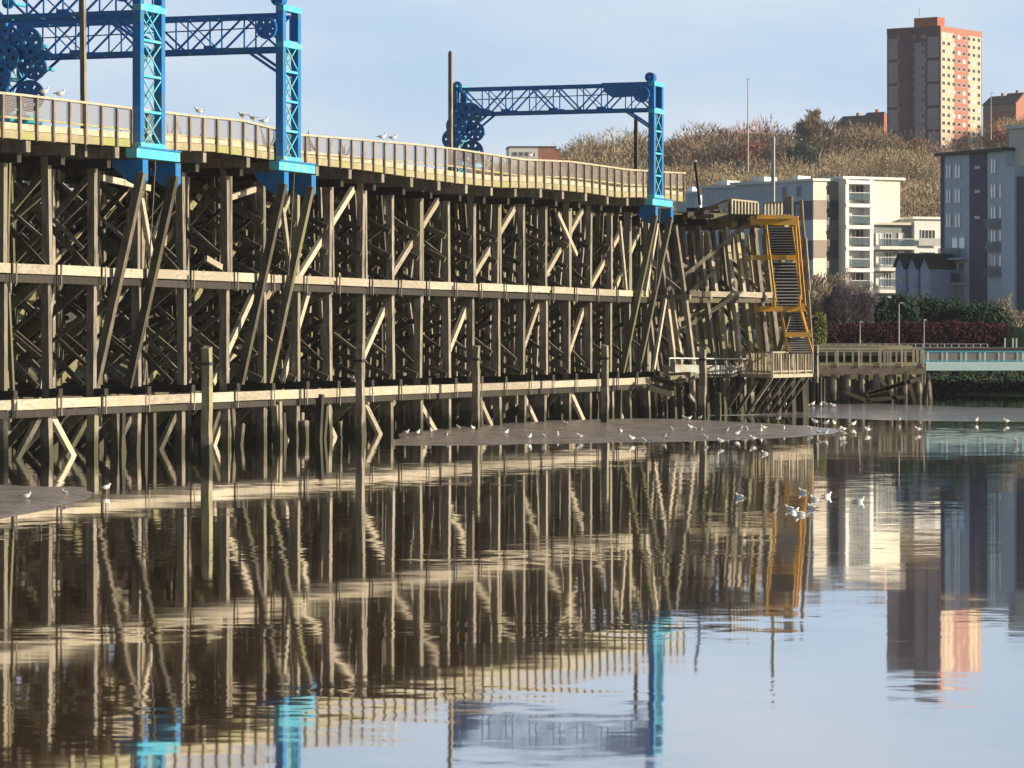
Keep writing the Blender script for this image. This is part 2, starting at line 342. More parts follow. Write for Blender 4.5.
# ------------------------------------------------------------------ the timber staith
staith = thing('timber_staith', P0 + N * -7, 'huge weathered timber coal staith of trestles and braces standing in the river', 'staith')
def wall_t(px):
    a = (px - 512) / F
    return (a * P0.y - P0.x) / (D.x - D.y * a)
def W(t, w=0, z=0): return P0 + D * t + N * w + UPV * z        # w positive = out over the river
FB = [(-100, 12.35), (0, 12.43), (134, 12.67), (190, 12.85), (275, 12.79), (340, 12.85), (390, 12.78), (440, 12.75), (480, 12.80), (520, 13.02), (570, 13.10), (600, 13.05), (625, 13.25), (650, 13.30), (680, 13.3)]
def px_of(t): p = W(t); return 512 + F * p.x / p.y
def zf(t): return lerp(FB, px_of(t))
timbers = {}
def timber(kind, p0, p1, w, d, side, m, row=0, jit=.05):
    j = lambda: Vector((random.uniform(-jit, jit), random.uniform(-jit, jit), random.uniform(-jit, jit) * .5))
    p0 = Vector(p0) + j(); p1 = Vector(p1) + j(); k = random.uniform(.92, 1.06)
    mid = (p0 + p1) / 2; pr = (p1 - p0).length * (w + d) / mid.y ** 2 / (1 + row * 1.5)
    pxm = 512 + F * mid.x / mid.y
    if not -30 < pxm < 1050: pr *= .01
    timbers.setdefault(kind, []).append((pr, p0, p1, w * k, d * k, side, m))
def flush(parent, names=None, cap=100):
    for kind, L in timbers.items():
        L.sort(key=lambda q: -q[0])
        for q in L[:cap]: link(kind, MB().beam(*q[1:6]), M[q[6]], parent)
        rest = L[cap:]
        if rest:
            mats_ = sorted(set(q[6] for q in rest)); mb = MB()
            for q in rest: mb.mi = mats_.index(q[6]); mb.beam(*q[1:6])
            tag(link('inner_' + kind, mb, [M[k] for k in mats_], parent), kind='stuff')
    timbers.clear()

BPX = [-150, -98, -47, 2, 47, 92, 136, 181, 225, 262, 295, 328, 361, 390, 418, 446, 471, 496, 521, 544, 567, 589, 609, 628, 646]
BT = [wall_t(p) for p in BPX]
ZM, ZL = 7.36, 2.15
ROWS = [0, -1.9, -4.0, -6.1, -8.2, -10.3, -12.4, -14.6]
for i, t in enumerate(BT):
    px = BPX[i]; zt = zf(t) - .5; left = px < 240
    for r, w_ in enumerate(ROWS):
        m = 'timber' if r < 2 else ('brace' if r % 3 else 'timber')
        rk = 0 if r < 5 else .12
        pw = .34 if r == 0 else .28
        timber('post', W(t, w_ - rk * (zt - ZM), zt), W(t, w_, ZM), pw, pw * .9, N, m, r)
        timber('post', W(t, w_, ZM), W(t, w_ + rk * 3 + .0, ZL), pw, pw * .9, N, m, r)
        timber('pile', W(t, w_ + random.uniform(-.1, .1), ZL), W(t, w_ + random.uniform(-.1, .1), -1), .38, .36, N, m, r)
        if r in (0,) and px > 0 and random.random() < .35:     # doubled post
            timber('post', W(t + .42, w_ - .05, zt), W(t + .42, w_ - .05, ZM), .26, .2, N, 'timber', 1)
    # cap beams across the bent
    timber('cap_beam', W(t, .62, ZL + .42), W(t, -15.2, ZL + .42), .34, .36, UPV, 'dark', 1)
    timber('cap_beam', W(t - .33, .45, ZM - .02), W(t - .33, -15.2, ZM - .02), .30, .2, UPV, 'dark', 1)
    timber('cap_beam', W(t + .33, .40, ZM - .02), W(t + .33, -15.2, ZM - .02), .30, .2, UPV, 'dark', 2)
    timber('joist', W(t, 1.15, zt + .25), W(t, -15.9, zt + .25), .44, .36, UPV, 'timber', 0, .02)
    timber('corbel', W(t, .75, zt - .18), W(t, -1.7, zt - .18), .36, .34, UPV, 'dark', 0)
    tb = t - .27
    def br(w0, z0, w1, z1, s=1, sz=.25, m='brace', row=1):
        timber('cross_brace', W(t + s * .27, w0, z0), W(t + s * .27, w1, z1), sz, .13, N.cross(D), m, row)
    up = zt - ZM
    if left:
        br(-.0, ZM + .25, -4.3, zt - .2, -1); br(-4.2, ZM + .1, -.2, zt - .6, 1)
        br(-4.6, ZM + .25, -8.9, zt - .2, -1); br(-8.6, ZM + .1, -4.4, zt - .2, 1)
        br(-9.2, ZM + .25, -13.6, zt - .2, -1); br(-13.2, ZM + .1, -9.0, zt - .2, 1)
        for a in (0, -5, -10):
            br(a - .1, ZM - .25, a - 3.2, ZM - 2.7, -1, .34); br(a - 1.9, ZM - 2.1, a - .2, ZL + .7 + 1.1, 1); br(a - 2.0, ZM - 2.3, a - 4.4, ZL + .8, 1)
            br(a - .3, ZL + .7, a - 2.4, ZL + 2.6, -1, .2)
    else:
        for k, z_ in enumerate((.2, 1.5, 2.7)):
            br(.1, ZM + z_, -5.2, ZM + z_ + 2.5, -1, .26, 'brace', k * .4)
            br(-5.2, ZM + z_, -10.4, ZM + z_ + 2.5, 1, .26, 'green' if k == 1 else 'brace')
            br(-10, ZM + z_, -14.6, ZM + z_ + 2.3, -1, .24)
        for a in (0, -5, -10):
            br(a + .2, ZM - .35, a - 5.0, ZM - 2.5, -1, .26); br(a, ZM - 1.6, a - 5, ZM - 3.6, 1, .22)
            br(a + .1, ZL + .7, a - 5, ZL + 2.9, -1, .26, 'green' if a else 'brace')
    # thin secondary braces, wind rods and old repairs that fill every panel
    for a in (0, -4.2, -8.4):
        o = random.uniform(-.5, .5)
        br(a - .3, ZM + 1.2 + o, a - 3.6, ZM + 3.9 + o * .5, random.choice((-.6, .5)), .15, random.choice(['brace', 'timber']), 2)
        br(a - 3.4, ZM + .6 + o, a - .2, ZM + 3.2, .8, .15, random.choice(['brace', 'dark']), 2)
        br(a - .3, ZL + 1.6 + o, a - 3.8, ZL + 4.4, .7, .15, random.choice(['brace', 'timber']), 2)
        br(a - 3.9, ZL + .9, a - .3, ZL + 3.6 + o, -.7, .15, random.choice(['brace', 'dark']), 2)
    for w_ in (-.95, -2.95, -5.0, -7.1):
        m_ = random.choice(['timber', 'brace'])
        timber('slender_post', W(t + random.uniform(.9, 2.6), w_, zt - .1), W(t + random.uniform(.9, 2.6), w_, ZM), .17, .16, N, m_, 3)
        timber('slender_post', W(t + random.uniform(.9, 2.6), w_, ZM), W(t + random.uniform(.9, 2.6), w_, ZL), .17, .16, N, m_, 3)
    # foot braces
    br(.1, ZL + .1, -2.6, -.35, -1, .36, 'brace'); br(-2.8, ZL, -5.6, -.5, 1); br(-8.2, -.3, -5.8, ZL, -1); br(-8.4, ZL, -11, -.4, 1)
# longitudinal walings, outer face and inside rows
def zl(t): return ZM
for i in range(len(BT) - 1):
    a, b = BT[i], BT[i + 1]; px = BPX[i]
    if px < 640:
        o = random.uniform(-.015, .015)
        timber('waling', W(a - .02, .40, ZM + .12 + o), W(b - .04, .40, ZM + .12 + o), .38, .20, UPV, 'pale', 0, .015)
        timber('waling', W(a + .1, .34, ZM - .27), W(b + .06, .34, ZM - .27), .30, .16, UPV, 'dark', 0, .015)
        timber('waling', W(a, .42, ZL + .02), W(b - .04, .42, ZL + .02), .40, .2, UPV, 'pale', 0, .015)
        timber('waling', W(a, .34, ZL - .36), W(b, .34, ZL - .36), .28, .16, UPV, 'dark', 0, .015)
    for w_ in (-4.3, -8.5, -12.7):
        timber('stringer', W(a, w_, ZM + .15), W(b, w_, ZM + .15), .32, .2, UPV, 'brace', 3)
        timber('stringer', W(a, w_, ZL + .1), W(b, w_, ZL + .1), .32, .2, UPV, 'brace', 3)
    for w_ in (-.5, -3, -6.1, -9.2, -12.4, -15):
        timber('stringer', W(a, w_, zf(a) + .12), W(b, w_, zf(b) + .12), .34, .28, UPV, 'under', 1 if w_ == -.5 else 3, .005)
for i, t in enumerate(BT):
    if BPX[i] > 640: continue
    for zc in (ZM, ZL):
        for s_ in (-.16, .2):
            timber('iron_strap', W(t + s_, .53, zc + .34), W(t + s_, .53, zc - .5), .05, .07, N, 'dark' if s_ < 0 else 'timber', 0, .02)
# long wall-plane braces
def long_brace(pxa, za, pxb, zb, w_=-.32, sz=.30, m='pale', row=0):
    timber('long_brace', W(wall_t(pxa), w_, za), W(wall_t(pxb), w_, zb), sz, .18, UPV, m, row)
for a, b in ((300, 358), (388, 444), (470, 522), (540, 588), (589, 636), (616, 652)):
    ta, tb_ = wall_t(a), wall_t(b); long_brace(a, ZM - .1, b, zf(tb_) - .8)
for a, b in ((186, 232), (232, 272)): pass
for a, b in ((358, 396), (444, 476), (520, 545), (566, 592), (220, 262), (288, 314)):
    long_brace(a, ZL + .6, b, ZM - .3)
for a, b in ((52, 80), (275, 292), (318, 342), (365, 386), (417, 440), (478, 496), (524, 542), (571, 588), (612, 626), (232, 216)):
    long_brace(a, ZL - .2, b, -.3, -.2, .3, 'pale')
for a, b in ((48, 16), (98, 66), (140, 113), (184, 160), (226, 208)): long_brace(b, -.3, a, ZL - .2, -.2, .28, 'brace')
for w_, m in ((-4.1, 'green'), (-8.3, 'green'), (-12.5, 'timber')):      # the same bracing deeper inside
    for i in range(6, len(BT) - 2, 2):
        timber('long_brace', W(BT[i], w_ - .3, ZM + .1), W(BT[i + 2], w_ - .3, zf(BT[i]) - .7), .34, .2, UPV, m, 2)
        timber('long_brace', W(BT[i] + 1, w_ - .3, ZL + .5), W(BT[i + 2] - 1, w_ - .3, ZM - .2), .34, .2, UPV, m, 2)
# loose struts seen near the first two gantries
for a, za, b, zb, w_ in ((98, 11.35, 146, 11.1, .2), (232, 11.0, 262, 11.6, -.3), (135, 11.0, 150, 7.6, .2), (158, 9.0, 172, 10.6, -.2), (277, 10.8, 286, 7.5, .3), (282, 9.9, 296, 11.6, -.2), (222, 7.9, 205, 8.3, .0), (556, 11.9, 574, 9.6, .1), (615, 11.8, 622, 7.2, .3), (648, 11.8, 636, 7.4, .6), (653, 7.2, 641, 2.9, .8)):
    timber('long_brace', W(wall_t(a), w_, za), W(wall_t(b), w_, zb), .26, .16, UPV, 'pale', 0)
# heavy ragged piles at the foot (rotten, bolted bundles)
for px in (114, 150, 229, 268, 300, 310, 476, 598, 612):
    t = wall_t(px)
    for k in range(4):
        w_ = random.uniform(-.5, .6); z1 = random.uniform(.8, 2.3)
        timber('stub_pile', W(t + random.uniform(-.4, .4), w_, z1), W(t + random.uniform(-.4, .4), w_, -1), .3, .28, N, random.choice(['brace', 'dark', 'timber']), 0)

# --- curved, damaged far section
CP = [Vector((8.85, 210.0, 0)), Vector((9.95, 212.6, 0)), Vector((11.6, 214.9, 0)), Vector((13.5, 216.8, 0)), Vector((15.4, 218.3, 0)), Vector((17.1, 219.5, 0))]
CF = []
for i, p in enumerate(CP):
    q = CP[min(i + 1, len(CP) - 1)] - CP[max(i - 1, 0)]; q.normalize(); CF.append((p, q, Vector((q.y, -q.x, 0))))
ZC = 12.35
def Cc(i, w_=0, z=0, s=0): p, q, n_ = CF[i]; return p + n_ * w_ + q * s + UPV * z
for i in range(1, len(CF)):
    p, q, n_ = CF[i]
    for r, w_ in enumerate([0, -1.3, -2.7, -4.2, -5.9, -7.8, -10, -12.4]):
        for s_ in ((0, .95) if r < 5 else (0,)):
            if i == 1 and r == 0 and s_: continue
            rk = (.155 if r < 4 else (.05 if r < 6 else -.1)) + random.uniform(-.006, .006)
            m = random.choice(['timber', 'timber', 'timber', 'rail', 'green'])
            top = ZC - .5 - (0.3 if s_ else 0)
            timber('post', p + n_ * (w_ + .2) + q * s_ + UPV * top, p + n_ * (w_ + .2 + rk * (top - ZM)) + q * s_ + UPV * ZM, .27, .27, n_, m, r * .5)
            timber('post', p + n_ * (w_ + .2 + rk * (top - ZM)) + q * s_ + UPV * ZM, p + n_ * (w_ + .2 + rk * (top - 2.4)) + q * s_ + UPV * 2.4, .28, .28, n_, random.choice(['timber', 'green', 'timber', 'rail']), r * .5)
            timber('pile', p + n_ * (w_ + 1.4) + q * s_ + UPV * 2.4, p + n_ * (w_ + 1.6) + q * s_ + UPV * -1, .3, .3, n_, random.choice(['timber', 'dark', 'brace']), r)
    timber('joist', p + n_ * 1.0 + UPV * (ZC - .25), p - n_ * 13 + UPV * (ZC - .25), .42, .34, UPV, 'fascia' if i > 2 else 'dark', 0)
    timber('cap_beam', p + n_ * 1.3 + UPV * ZM, p - n_ * 12 + UPV * ZM, .3, .24, UPV, 'timber', 0)
    for k in range(3):
        timber('cross_brace', p + n_ * (.7 - k * 3.4) + q * .2 + UPV * (ZM + .2), p + n_ * (-3.4 - k * 3.4) + q * .2 + UPV * (ZM + 3.3), .24, .13, UPV, random.choice(['green', 'brace', 'timber']), .4)
        timber('cross_brace', p + n_ * (1.6 - k * 3.4) + q * .2 + UPV * (2.9), p + n_ * (-3 - k * 3.4) + q * .2 + UPV * (ZM - .7), .24, .13, UPV, random.choice(['green', 'brace', 'timber']), .4)
for i in range(1, len(CF) - 1):
    o0 = .2 + .155 * (ZC - .5 - ZM) + .25
    m = 'pale' if i > 1 else 'brace'
    timber('waling', Cc(i, o0, ZM + .2), Cc(i + 1, o0, ZM + .15), .36, .2, UPV, m, 0)
    timber('waling', Cc(i, o0 - .1, ZM - .2), Cc(i + 1, o0 - .1, ZM - .2), .3, .2, UPV, 'brace', 0)
    timber('waling', Cc(i, 1.7, 2.5), Cc(i + 1, 1.7, 2.5), .34, .2, UPV, 'brace', 0)
    for w_ in (-.2, -3, -6, -9, -12):
        timber('stringer', Cc(i, w_, ZC + .1), Cc(i + 1, w_, ZC + .1), .34, .28, UPV, 'under', 1)
for i in range(1, len(CF) - 2): timber('edge_beam', Cc(i, 1.05, ZC + .12), Cc(i + 1, 1.05, ZC + .12), .4, .14, UPV, 'brace' if i > 1 else 'dark', 0)
# scattered braces, charred and slipped timbers
for pa, pb in (((668, 290), (757, 216)), ((680, 300), (715, 270)), ((665, 325), (712, 308)), ((664, 340), (735, 296)), ((676, 262), (703, 276)), ((684, 330), (722, 362))):
    Yb = 213.5
    timber('cross_brace', at(*pa, Yb), at(*pb, Yb + 1.5), .26, .14, UPV, random.choice(['green', 'brace', 'timber']), 0)
for k in range(15):
    px = random.uniform(676, 722); py = random.uniform(207, 218); Yb = random.uniform(211, 219)
    a = at(px, py, Yb); dd = Vector((random.uniform(-1, 1), random.uniform(-.8, .8), random.uniform(-.12, .12))) * random.uniform(.5, 1.2)
    timber('broken_timber', a - dd, a + dd, random.uniform(.16, .34), random.uniform(.12, .3), UPV, random.choice(['dark', 'dark', 'brace', 'under']), 1)
for k in range(16):
    px = random.uniform(655, 700); py = random.uniform(372, 398); Yb = random.uniform(203, 209)
    a = at(px, py, Yb); dd = Vector((random.uniform(-1, 1), random.uniform(-.8, .8), random.uniform(-.25, .25))) * random.uniform(.5, 1.1)
    timber('broken_timber', a - dd, a + dd, random.uniform(.16, .34), random.uniform(.12, .3), UPV, random.choice(['dark', 'brace', 'timber']), 1)
flush(staith)

# deck, fascia and the river-side railing with its posts
def strip(mb, f, ts, prof):            # sweep a closed section (w,z offsets) along t
    n = len(prof); b = len(mb.v)
    for t in ts:
        for (w_, dz) in prof: mb.v.append(tuple(f(t, w_, dz)))
    for j in range(len(ts) - 1):
        for i in range(n):
            mb.f.append((b + j * n + i, b + j * n + (i + 1) % n, b + (j + 1) * n + (i + 1) % n, b + (j + 1) * n + i)); mb.m.append(mb.mi)
    mb.f.append(tuple(b + i for i in range(n - 1, -1, -1))); mb.m.append(mb.mi)
    mb.f.append(tuple(b + (len(ts) - 1) * n + i for i in range(n))); mb.m.append(mb.mi)
    return mb
fm = lambda t, w_, dz: W(t, w_, zf(t) + dz)
T0, T1 = BT[0] - .5, wall_t(668)
ts = [T0 + (T1 - T0) * i / 120 for i in range(121)]
rect = lambda w0, w1, z0, z1: [(w0, z0), (w1, z0), (w1, z1), (w0, z1)]
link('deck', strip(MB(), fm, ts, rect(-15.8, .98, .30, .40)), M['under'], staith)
link('fascia_board', strip(MB(), fm, ts, rect(1.0, 1.12, .02, .34)), M['fascia'], staith)
link('fascia_board', strip(MB(), fm, ts, rect(1.0, 1.10, .36, .62)), M['rail'], staith)
RT = [(-100, 14.18), (0, 14.16), (134, 14.28), (186, 14.30), (220, 14.26), (300, 14.16), (390, 14.24), (450, 14.30), (500, 14.44), (560, 14.70), (600, 15.00), (625, 14.86), (650, 14.95), (680, 14.95)]
def rtop(t): return lerp(RT, px_of(t))
# height of the rail from the photograph's rail line
RLY = [(-100, 85), (0, 95), (134, 111), (166, 115), (219, 120), (275, 134), (300, 136), (390, 143.5), (436, 148.6), (503, 159), (550, 161), (573, 164), (608, 169), (651, 172), (680, 173)]
def rtop(t): px = px_of(t); return H + (HY - lerp(RLY, px)) * (P0.y + D.y * t) / F
def rz(t): return rtop(t) - zf(t)
def sweep_rail(name, w0, w1, h0, h1, m, par, TT=None):
    f2 = lambda t, w_, dz: W(t, w_, rtop(t) + dz)
    return link(name, strip(MB(), f2, TT or ts, rect(w0, w1, h0, h1)), m, par)
rl = sweep_rail('railing', 1.0, 1.18, -.09, 0, M['rail'], staith)
sweep_rail('middle_rail', 1.02, 1.10, -.98, -.90, M['fascia'], rl)
sweep_rail('wire_infill', 1.05, 1.07, -.90, -.10, M['net'], rl)
t = T0; k = 0; prest = MB()
while t < T1:
    mb = MB().beam(W(t, 1.17, zf(t) - .02), W(t, 1.17, rtop(t) - .09), .09, .13, N)
    if px_of(t) > -20 and k < 100: link('railing_post', mb, M['railpost'], rl); k += 1
    else: prest.v, b = prest.v + mb.v, len(prest.v); prest.f += [tuple(i + b for i in f) for f in mb.f]; prest.m += mb.m
    t += 1.38
tag(link('inner_railing_posts', prest, M['railpost'], rl), kind='stuff')
rr = link('railing', strip(MB(), lambda t, w_, dz: W(t, w_, rtop(t) + dz), ts, rect(-15.7, -15.55, -.09, 0)), M['rail'], staith)
mb = MB(); t = T0 + .5
while t < T1: mb.beam(W(t, -15.6, zf(t) + .35), W(t, -15.6, rtop(t) - .1), .09, .12, N); t += 1.5
tag(link('railing_post', mb, M['railpost'], rr), kind='stuff')
# curved section deck and railings (px/py in the photo's own frame, at the section's distance)
mb = MB()
dk = [Cc(i, 1.0, ZC) for i in range(1, len(CF))]; db = [Cc(i, -13, ZC) for i in range(1, len(CF))]
for i in range(len(dk) - 1):
    mb.add([dk[i], dk[i + 1], db[i + 1], db[i]] + [v + UPV * .14 for v in (dk[i], dk[i + 1], db[i + 1], db[i])], [(3, 2, 1, 0), (4, 5, 6, 7), (0, 1, 5, 4), (2, 3, 7, 6), (1, 2, 6, 5), (0, 4, 7, 3)])
link('deck', mb, M['under'], staith)
def rail_run(parent, A, B, h, n, mt, mp_, name='railing', pw=.1, low=0, topw=.12, net=False, bal=0, mid=True):
    """one run of railing A->B (ground points), h high, with n bays"""
    A = Vector(A); B = Vector(B); d_ = (B - A); side = Vector((-d_.y, d_.x, 0)).normalized()
    r = link(name, MB().beam(A + UPV * h, B + UPV * h, topw * .8, topw, UPV), mt, parent)
    if mid: link('lower_rail', MB().beam(A + UPV * (low + .15), B + UPV * (low + .15), .1, .06, UPV), mt, r)
    for i in range(n + 1):
        p = A.lerp(B, i / n) - side * .03
        link('railing_post', MB().beam(p + UPV * (low - .05), p + UPV * (h - .04), pw, pw, side), mp_, r)
    if bal:
        for i in range(bal): p = A.lerp(B, (i + .5) / bal); link('baluster', MB().beam(p + UPV * (low + .1), p + UPV * (h - .04), .045, .045, side), mp_, r)
    if net:
        m3 = MB().beam(A + UPV * (h + low) / 2, B + UPV * (h + low) / 2, h - low - .15, .012, UPV); link('wire_infill', m3, M['net'], r)
    return r
zd = ZC + .14
gp = lambda px, Y, z: Vector(((px - 512) / F * Y, Y, z))
rail_run(staith, gp(731, 218.6, zd - .55), gp(757, 221.5, zd - .6), 1.75, 8, M['rail'], M['rail'], pw=.14)
link('fascia_board', MB().beam(gp(729.5, 218.5, zd - .35), gp(758, 221.6, zd - .4), .45, .12, UPV), M['fascia'], staith)
rail_run(staith, gp(709, 231, zd), gp(729.5, 218.6, zd), 1.2, 8, M['railpost'], M['railpost'])
rail_run(staith, gp(765, 224, zd), gp(785, 222.5, zd), 1.2, 6, M['pale'], M['pale'], pw=.13)
rail_run(staith, gp(765, 231, zd), gp(793, 230, zd), 1.25, 7, M['grey'], M['grey'], pw=.06)

# ------------------------------------------------------------------ blue gantries
def disc(mb, c, ax, r, th, holes=6):
    """wheel with openings, rim and hub; ax = axle direction"""
    c = Vector(c); ax = Vector(ax).normalized(); u = UPV; v = ax.cross(u).normalized(); n = holes * 6
    rad = [r * .14, r * .48, r * .74, r]
    def P(k, i, s): a = 2 * math.pi * i / n; return c + (u * math.cos(a) + v * math.sin(a)) * rad[k] + ax * (s * th / 2)
    b = len(mb.v)
    for s in (-1, 1):
        for k in range(4):
            for i in range(n): mb.v.append(tuple(P(k, i, s)))
    I = lambda s, k, i: b + (s * 4 + k) * n + i % n
    def q(*f): mb.f.append(f); mb.m.append(mb.mi)
    for i in range(n):
        hole = i % 6 in (2, 3)
        for k in range(3):
            if k == 1 and hole: continue
            q(I(0, k, i), I(0, k, i + 1), I(0, k + 1, i + 1), I(0, k + 1, i)); q(I(1, k, i), I(1, k + 1, i), I(1, k + 1, i + 1), I(1, k, i + 1))
        q(I(0, 3, i), I(0, 3, i + 1), I(1, 3, i + 1), I(1, 3, i))
        if hole: q(I(0, 1, i), I(1, 1, i), I(1, 1, i + 1), I(0, 1, i + 1)); q(I(0, 2, i), I(0, 2, i + 1), I(1, 2, i + 1), I(1, 2, i))
    mb.tube(c - ax * th * .9, c + ax * th * .9, r * .16, n=10)
    return mb
def gantry(px_leg, label, leg_h, wheels, plate=False, span=12.4, half=.8, chord=.38, beam_low=None, bscale=1.0):
    wo = 1.35; q0 = P0 + N * wo; a_ = (px_leg - 512) / F; t = (a_ * q0.y - q0.x) / (D.x - D.y * a_); zb = zf(t) - .38
    g = thing('blue_gantry', W(t, wo, zb), label, 'gantry', 'blue coal gantries on the staith')
    # outboard base and its two brackets
    base = link('base_beam', MB().beam(W(t - 1.95, wo + .15, zb + .1), W(t + 2.15, wo + .15, zb + .1), .38, .5, UPV), M['cyan'], g)
    link('base_trim', MB().beam(W(t - 1.95, wo + .42, zb + .34), W(t + 2.15, wo + .42, zb + .34), .06, .1, UPV), M['blue'], base)
    for s in (-1.5, 1.6):
        pts = [W(t + s, wo + .45, zb - .16), W(t + s, wo - 1.0, zb - .16), W(t + s, wo - .95, zb - .42), W(t + s, wo - .25, zb - 1.05), W(t + s, wo + .2, zb - 1.25), W(t + s, wo + .45, zb - 1.0)]
        link('bracket', MB().prism(pts, D * .5), M['blue'], g)
    # rakers down to the caps
    for s in (-1.3, 1.8):
        link('raking_strut', MB().beam(W(t + s - .3, wo + .45, zb - .7), W(t + s - .5, .35 - .6, 2.7), .32, .30, N), M['brace'], g)
    for s in (.2,):
        link('tie_rod', MB().tube(W(t + s, wo + .2, zb - .1), W(t + s, wo - .1, 7.6), .03, n=6), M['steel'], g)
    zt = zb + leg_h
    def leg(wc, full):
        cols = []
        L = link('leg', MB().beam(W(t - half, wc, zb + .3), W(t - half, wc, zt), .36, .34, N), M['blue'], g)
        link('column', MB().beam(W(t + half, wc, zb + .3), W(t + half, wc, zt), .36, .34, N), M['blue'], L)
        mb = MB(); nb = 4; z0 = zb + .4; hh = (leg_h - 2.0) / nb
        for i in range(nb):
            za, zb_ = z0 + i * hh, z0 + (i + 1) * hh
            for wf in (wc + .14, wc - .14):
                mb.beam(W(t - half, wf, za), W(t + half, wf, zb_), .065, .04, UPV); mb.beam(W(t + half, wf, za), W(t - half, wf, zb_), .065, .04, UPV)
                mb.beam(W(t - half, wf, zb_), W(t + half, wf, zb_), .11, .06, UPV)
        link('lattice', mb, M['cyan'], L)
        for z_ in (zt - .1, zt - 1.75, zb + .45):
            link('batten_plate', MB().beam(W(t - half - .2, wc + .03, z_), W(t + half + .2, wc + .03, z_), .26, .38, UPV), M['cyan'], L)
        return L
    leg(wo, True)
    rear = leg(wo - span, False)
    # top truss
    zt0, zt1 = zt - chord, zt - chord - 1.54
    for s in (-half * .75, half * .75):
        mb = MB(); mb.beam(W(t + s, wo - .2, zt0), W(t + s, wo - span, zt0), .16, .16, UPV)
        nb = 8; bw = (span - .4) / nb
        mw = MB()
        for i in range(nb + 1):
            w_ = wo - .2 - bw * i; mw.beam(W(t + s, w_, zt0), W(t + s, w_, zt1), .06, .06, N)
            if i < nb:
                w2 = w_ - bw; a, b = (zt1, zt0) if (i // 2) % 2 else (zt0, zt1)
                if i % 2: mw.beam(W(t + s, w_, a), W(t + s, w2, b), .09, .07, UPV)
                else: mw.beam(W(t + s, w_, b), W(t + s, w2, a), .09, .07, UPV)
                mw.beam(W(t + s, w_, a), W(t + s, w2, b), .05, .05, UPV)
        for i in (2, 4, 6): mw.beam(W(t + s, wo - bw * i - .5, zt1 + .12), W(t + s, wo - bw * i + .1, zt1 + .12), .22, .12, UPV)
        tr = link('truss_chord', mb, M['deepblue'], g); link('truss_web', mw, M['deepblue'], tr)
        link('truss_chord', MB().beam(W(t + s, wo - .2, zt1), W(t + s, wo - span, zt1), .18, .2, UPV), M['blue'], g)
    for i in range(9):
        for z_ in (zt1 - .02, zt0): link('cross_tie', MB().beam(W(t - half * .75, wo - .4 - i * 1.45, z_), W(t + half * .75, wo - .9 - i * 1.45, z_), .06, .1, UPV), M['cyan'], g)
    for s in (-half * .7, half * .7):
        link('knee_brace', MB().beam(W(t + s, wo - 1.9, zt1), W(t + s, wo - .15, zt1 - 1.15), .12, .08, UPV), M['deepblue'], g)
        link('knee_brace', MB().beam(W(t + s, wo - span + 2.2, zt1), W(t + s, wo - span + .15, zt1 - 1.6), .12, .08, UPV), M['deepblue'], g)
    link('cable', MB().tube(W(t, wo - .3, zt0 - .5), W(t, wo - span, zt0 - .65), .03, n=5), M['steel'], g)
    # sheaves
    k = MB(); disc(k, W(t - half - .1, wo - .05, zt + .27), D, .3, .5, 4); link('head_sheave', k, M['deepblue'], g)
    k = MB(); disc(k, W(t - half - .35, wo - .55, zt0 - .65), D, .5, .15); link('sheave', k, M['deepblue'], g)
    if plate: link('drive_plate', MB().prism([W(t - half - .1, wo - .2, zt0 + .12), W(t - half - .1, wo - 3.2, zt0 + .12), W(t - half - .1, wo - 3.0, zt0 - .45), W(t - half - .1, wo - 2.5, zt0 - .78), W(t - half - .1, wo - .2, zt0 - .72)], D * .25), M['deepblue'], g)
    # winding wheels at the rear leg: (inward offset, height above base, radius, along)
    for a, z_, r_, s in wheels:
        wh = link('winding_wheel', disc(MB(), W(t + s, wo - span + a, zb + z_), D, r_, .16), M['blue'] if s < -1 else M['deepblue'], g)
        link('axle', MB().tube(W(t + s - .3, wo - span + a, zb + z_), W(t + half, wo - span + a, zb + z_), .09, n=8), M['cyan'], wh)
    link('gear_frame', MB().prism([W(t - half - .25, wo - span + .2, zt1 + .55), W(t - half - .25, wo - span + .2, zt1 - .2), W(t - half - .25, wo - span + 3.0, zt1 - .1), W(t - half - .25, wo - span + 2.2, zt1 + .25)], D * .12), M['deepblue'], g)
    link('winch_drum', MB().tube(W(t - half - .9, wo - span + .7, zb + 2.55), W(t - half + .6, wo - span + 1.6, zb + 2.5), .22, n=12), M['cyan'], g)
    return g
gw = [(1.35, 6.05, .78, -1.15), (.45, 5.35, .66, -1.5), (.2, 4.45, .62, -1.75), (1.7, 4.95, .6, -1.05), (1.5, 3.6, .74, -1.15), (.35, 6.35, .55, -1.0), (.2, 3.3, .5, -1.0), (0.3, 8.0, .3, -1.0)]
gantry(288.5, 'middle blue coal gantry of the three, its winding wheels at the far left', 7.4, gw, half=.85, span=14.1)
gantry(149, 'nearest blue coal gantry, its leg cut off by the top edge', 7.9, gw, half=1.0, span=14)
gantry(656, 'farthest blue coal gantry with complete frame and solid drive plate under its right end', 7.4, [(a * .85, z * .93, r, s) for a, z, r, s in gw], plate=True, half=.8, span=12.8, chord=.1)

